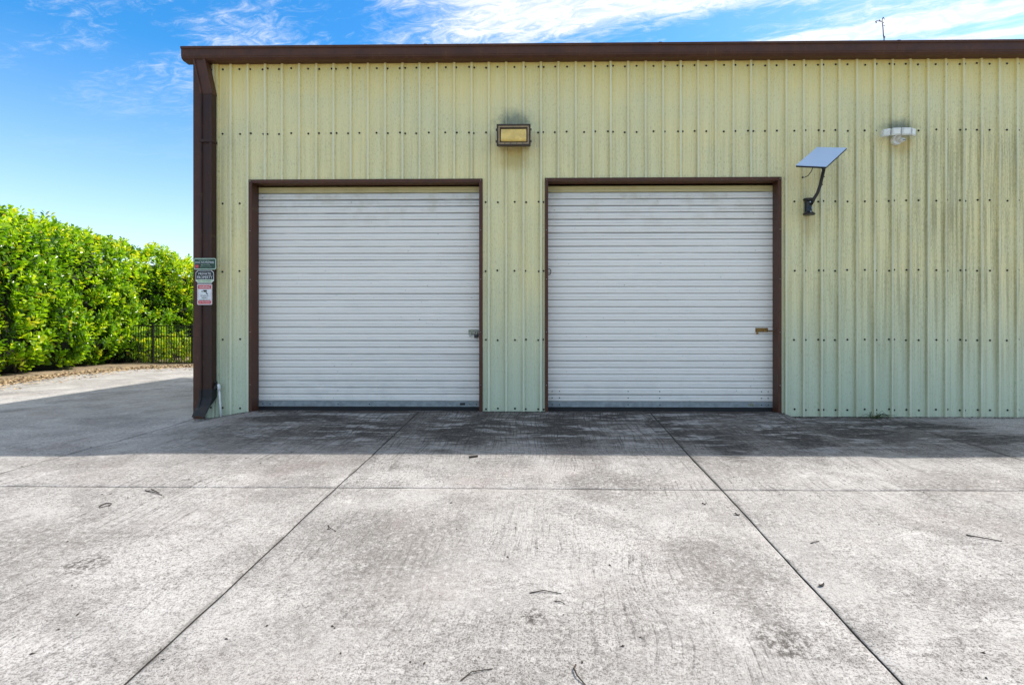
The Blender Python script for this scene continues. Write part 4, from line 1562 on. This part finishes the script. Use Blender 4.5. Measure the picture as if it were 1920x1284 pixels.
# ---------------------------------------------------------------- leaf litter along the bed edge
def litter():
    rng = random.Random(5)
    mb = MB()
    n = len(bed_edge)
    for k in range(8000):
        i = rng.randrange(2, n - 2)
        p = bed_edge[i]
        t = (bed_edge[i + 1] - bed_edge[i - 1]).normalized()
        nr = Vector((-t.y, t.x))
        o = rng.gauss(0.22, 0.24) if rng.random() < 0.85 else rng.uniform(-0.9, 0.3)
        q = p + nr * o + t * rng.uniform(-.1, .1)
        z = H(q.x, q.y) + (0.035 if o > 0.05 else 0.012) + rng.uniform(0, 0.02)
        a = rng.uniform(0, 2 * PI)
        l, w_ = rng.uniform(0.025, 0.05), rng.uniform(0.012, 0.026)
        d = Vector((math.cos(a), math.sin(a), rng.uniform(-.35, .35)))
        e = Vector((-math.sin(a), math.cos(a), rng.uniform(-.5, .5)))
        c = Vector((q.x, q.y, z))
        mb.add([c - d * l, c + e * w_, c + d * l, c - e * w_], [(0, 1, 2, 3)])
    o = mb.build('leaf_litter', M['litter'])
    tag(o, 'band of dry brown fallen leaves along the edge of the hedge bed', 'leaf litter', kind='stuff')


litter()

# ---------------------------------------------------------------- small things lying on the paving
def twig(pts, r, label, m=None, name='twig', cat='twig'):
    path = []
    for i, (x, y) in enumerate(pts):
        path.append((x, y, H(x, y) + r * 0.8 + (0.006 if 0 < i < len(pts) - 1 else 0)))
    mb = MB()
    mb.tube(path, r, 5, r * 0.6)
    o = mb.build(name, m or M['twig'], loc=path[0])
    return tag(o, label, cat, 'small litter lying on the paving')


TWIGS = []
twig([(2.69, -3.65), (2.715, -3.685), (2.76, -3.708), (2.84, -3.735)], 0.0045, 'longest thin curved twig, on the right side of the sunlit paving')
twig([(-0.068, -4.352), (0.005, -4.337), (0.095, -4.356)], 0.0032, 'straight thin dark twig lying across the sunlit paving in the middle foreground')
twig([(0.058, -4.423), (0.085, -4.435), (0.11, -4.45)], 0.0026, 'tiny twig just in front of the straight thin twig in the middle foreground')
twig([(0.135, -4.885), (0.126, -4.915), (0.136, -4.955), (0.165, -4.998)], 0.0042, 'hooked dark twig at the bottom of the photo, right of its middle')
twig([(-0.325, -4.98), (-0.286, -4.937), (-0.205, -4.911)], 0.0030, 'thin bent twig at the bottom of the photo, left of its middle')
twig([(-3.216, -3.262), (-3.20, -3.225), (-3.15, -3.235), (-3.135, -3.27), (-3.17, -3.30), (-3.21, -3.275)], 0.0045, 'small ring shaped twig on the left slab near the cross joint')
twig([(-3.118, -2.951), (-3.001, -3.007), (-2.912, -3.05)], 0.0042, 'longer dry stem lying over the cross joint on the left')
twig([(-3.09, -2.922), (-2.968, -3.000)], 0.0035, 'shorter dry stem beside the longer one at the left cross joint')
twig([(-1.427, -3.562), (-1.39, -3.62), (-1.34, -3.65)], 0.0028, 'faint thin twig just right of the left control joint')
twig([(1.648, -3.772), (1.685, -3.765), (1.715, -3.742)], 0.0035, 'small crooked twig right of the right control joint')


def flake(x, y, lx, ly, rot, label, name='dead_leaf', cat='dead leaf', h=0.012, m=None):
    mb = MB()
    z = H(x, y)
    ca, sa = math.cos(rot), math.sin(rot)
    prof = [(-1, 0.0), (-0.5, 0.8), (0.1, 1.0), (0.7, 0.6), (1, 0.05), (0.6, -0.7), (0.0, -1.0), (-0.6, -0.6)]
    top, bot = [], []
    for i, (a, b) in enumerate(prof):
        px, py = a * lx, b * ly
        zz = z + 0.003 + h * (0.5 + 0.5 * math.sin(i * 1.9))
        top.append((x + px * ca - py * sa, y + px * sa + py * ca, zz))
        bot.append((x + px * ca - py * sa, y + px * sa + py * ca, zz - 0.002))
    n = len(prof)
    c = (x, y, z + 0.006)
    mb.add(top + [c], [(i, (i + 1) % n, n) for i in range(n)])
    mb.add(bot + [(c[0], c[1], c[2] - 0.002)], [((i + 1) % n, i, n) for i in range(n)])
    o = mb.build(name, m or M['twig'], loc=(x, y, z))
    return tag(o, label, cat, 'small litter lying on the paving')


flake(1.46, -4.262, 0.026, 0.010, 0.6, 'dark crumpled dead leaf on the sunlit paving right of the right control joint')
flake(1.35, -3.349, 0.022, 0.010, -0.6, 'small dark dead leaf beside the right control joint just in front of the cross joint')
flake(1.18, -3.16, 0.020, 0.007, -0.1, 'tiny dead leaf left of the right control joint near the cross joint')
mb = MB()
cx0, cy0 = -0.655, -2.066
zc = H(cx0, cy0)
for (a, b, c_, d) in ((-0.04, 0.042, -0.012, 0.012),):
    mb.prism([(cx0 + a, cy0 - 0.022, zc + 0.003), (cx0 + b, cy0 + 0.018, zc + 0.003), (cx0 + b - 0.004, cy0 + 0.032, zc + 0.003), (cx0 + a - 0.004, cy0 - 0.006, zc + 0.003)], (0, 0, 0.016))
tag(mb.build('bark_chip', M['twig'], loc=(cx0, cy0, zc), bevel=0.002), 'dark flat chip lying just beyond the edge of the shadow between the doors', 'chip', 'small litter lying on the paving')

# scattered specks of dirt, too small to count
rng = random.Random(3)
mb = MB()
for k in range(420):
    x = rng.uniform(-5.5, 5.5)
    y = -rng.uniform(0.3, 5.4)
    z = H(x, y) + 0.002
    r = rng.uniform(0.002, 0.006)
    a = rng.uniform(0, 6.28)
    d = Vector((math.cos(a), math.sin(a), 0)) * r * rng.uniform(1, 2.4)
    e = Vector((-math.sin(a), math.cos(a), 0)) * r
    c = Vector((x, y, z))
    mb.add([c - d, c + e, c + d, c - e, c + Vector((0, 0, r))], [(0, 1, 4), (1, 2, 4), (2, 3, 4), (3, 0, 4)])
for k in range(520):
    x = rng.uniform(-4.6, 6.6)
    y = -0.035 - abs(rng.gauss(0, 0.05))
    z = H(x, y) + 0.002
    r = rng.uniform(0.003, 0.009)
    a = rng.uniform(0, 6.28)
    d = Vector((math.cos(a), math.sin(a), 0)) * r * rng.uniform(1, 2.8)
    e = Vector((-math.sin(a), math.cos(a), 0)) * r
    c = Vector((x, y, z))
    mb.add([c - d, c + e, c + d, c - e, c + Vector((0, 0, r))], [(0, 1, 4), (1, 2, 4), (2, 3, 4), (3, 0, 4)])
tag(mb.build('dirt_crumbs', M['twig']), 'scattered dark crumbs of dirt over the paving', 'dirt', kind='stuff')

# weeds growing where the right wall meets the paving
wd = thing('wall_weed', (4.30, -0.10, H(4.3, -0.1)), 'low straggly weed growing at the foot of the right wall', 'weed')
mb = MB()
for k in range(26):
    a = rng.uniform(0, 2 * PI)
    l = rng.uniform(0.06, 0.22)
    x0, y0 = 4.30 + rng.uniform(-.05, .05), -0.10 + rng.uniform(-.03, .03)
    p0 = Vector((x0, y0, H(x0, y0)))
    dr = Vector((math.cos(a) * 1.2, -abs(math.sin(a)) * 0.8, 0.0)) * l
    p1 = p0 + dr * 0.5 + Vector((0, 0, l * rng.uniform(0.2, 0.6)))
    p2 = p0 + dr + Vector((0, 0, l * rng.uniform(0.0, 0.3) + 0.005))
    mb.tube([p0, p1, p2], 0.003, 4, 0.0015)
mb.build('stems', M['weed'], wd, kind='stuff')
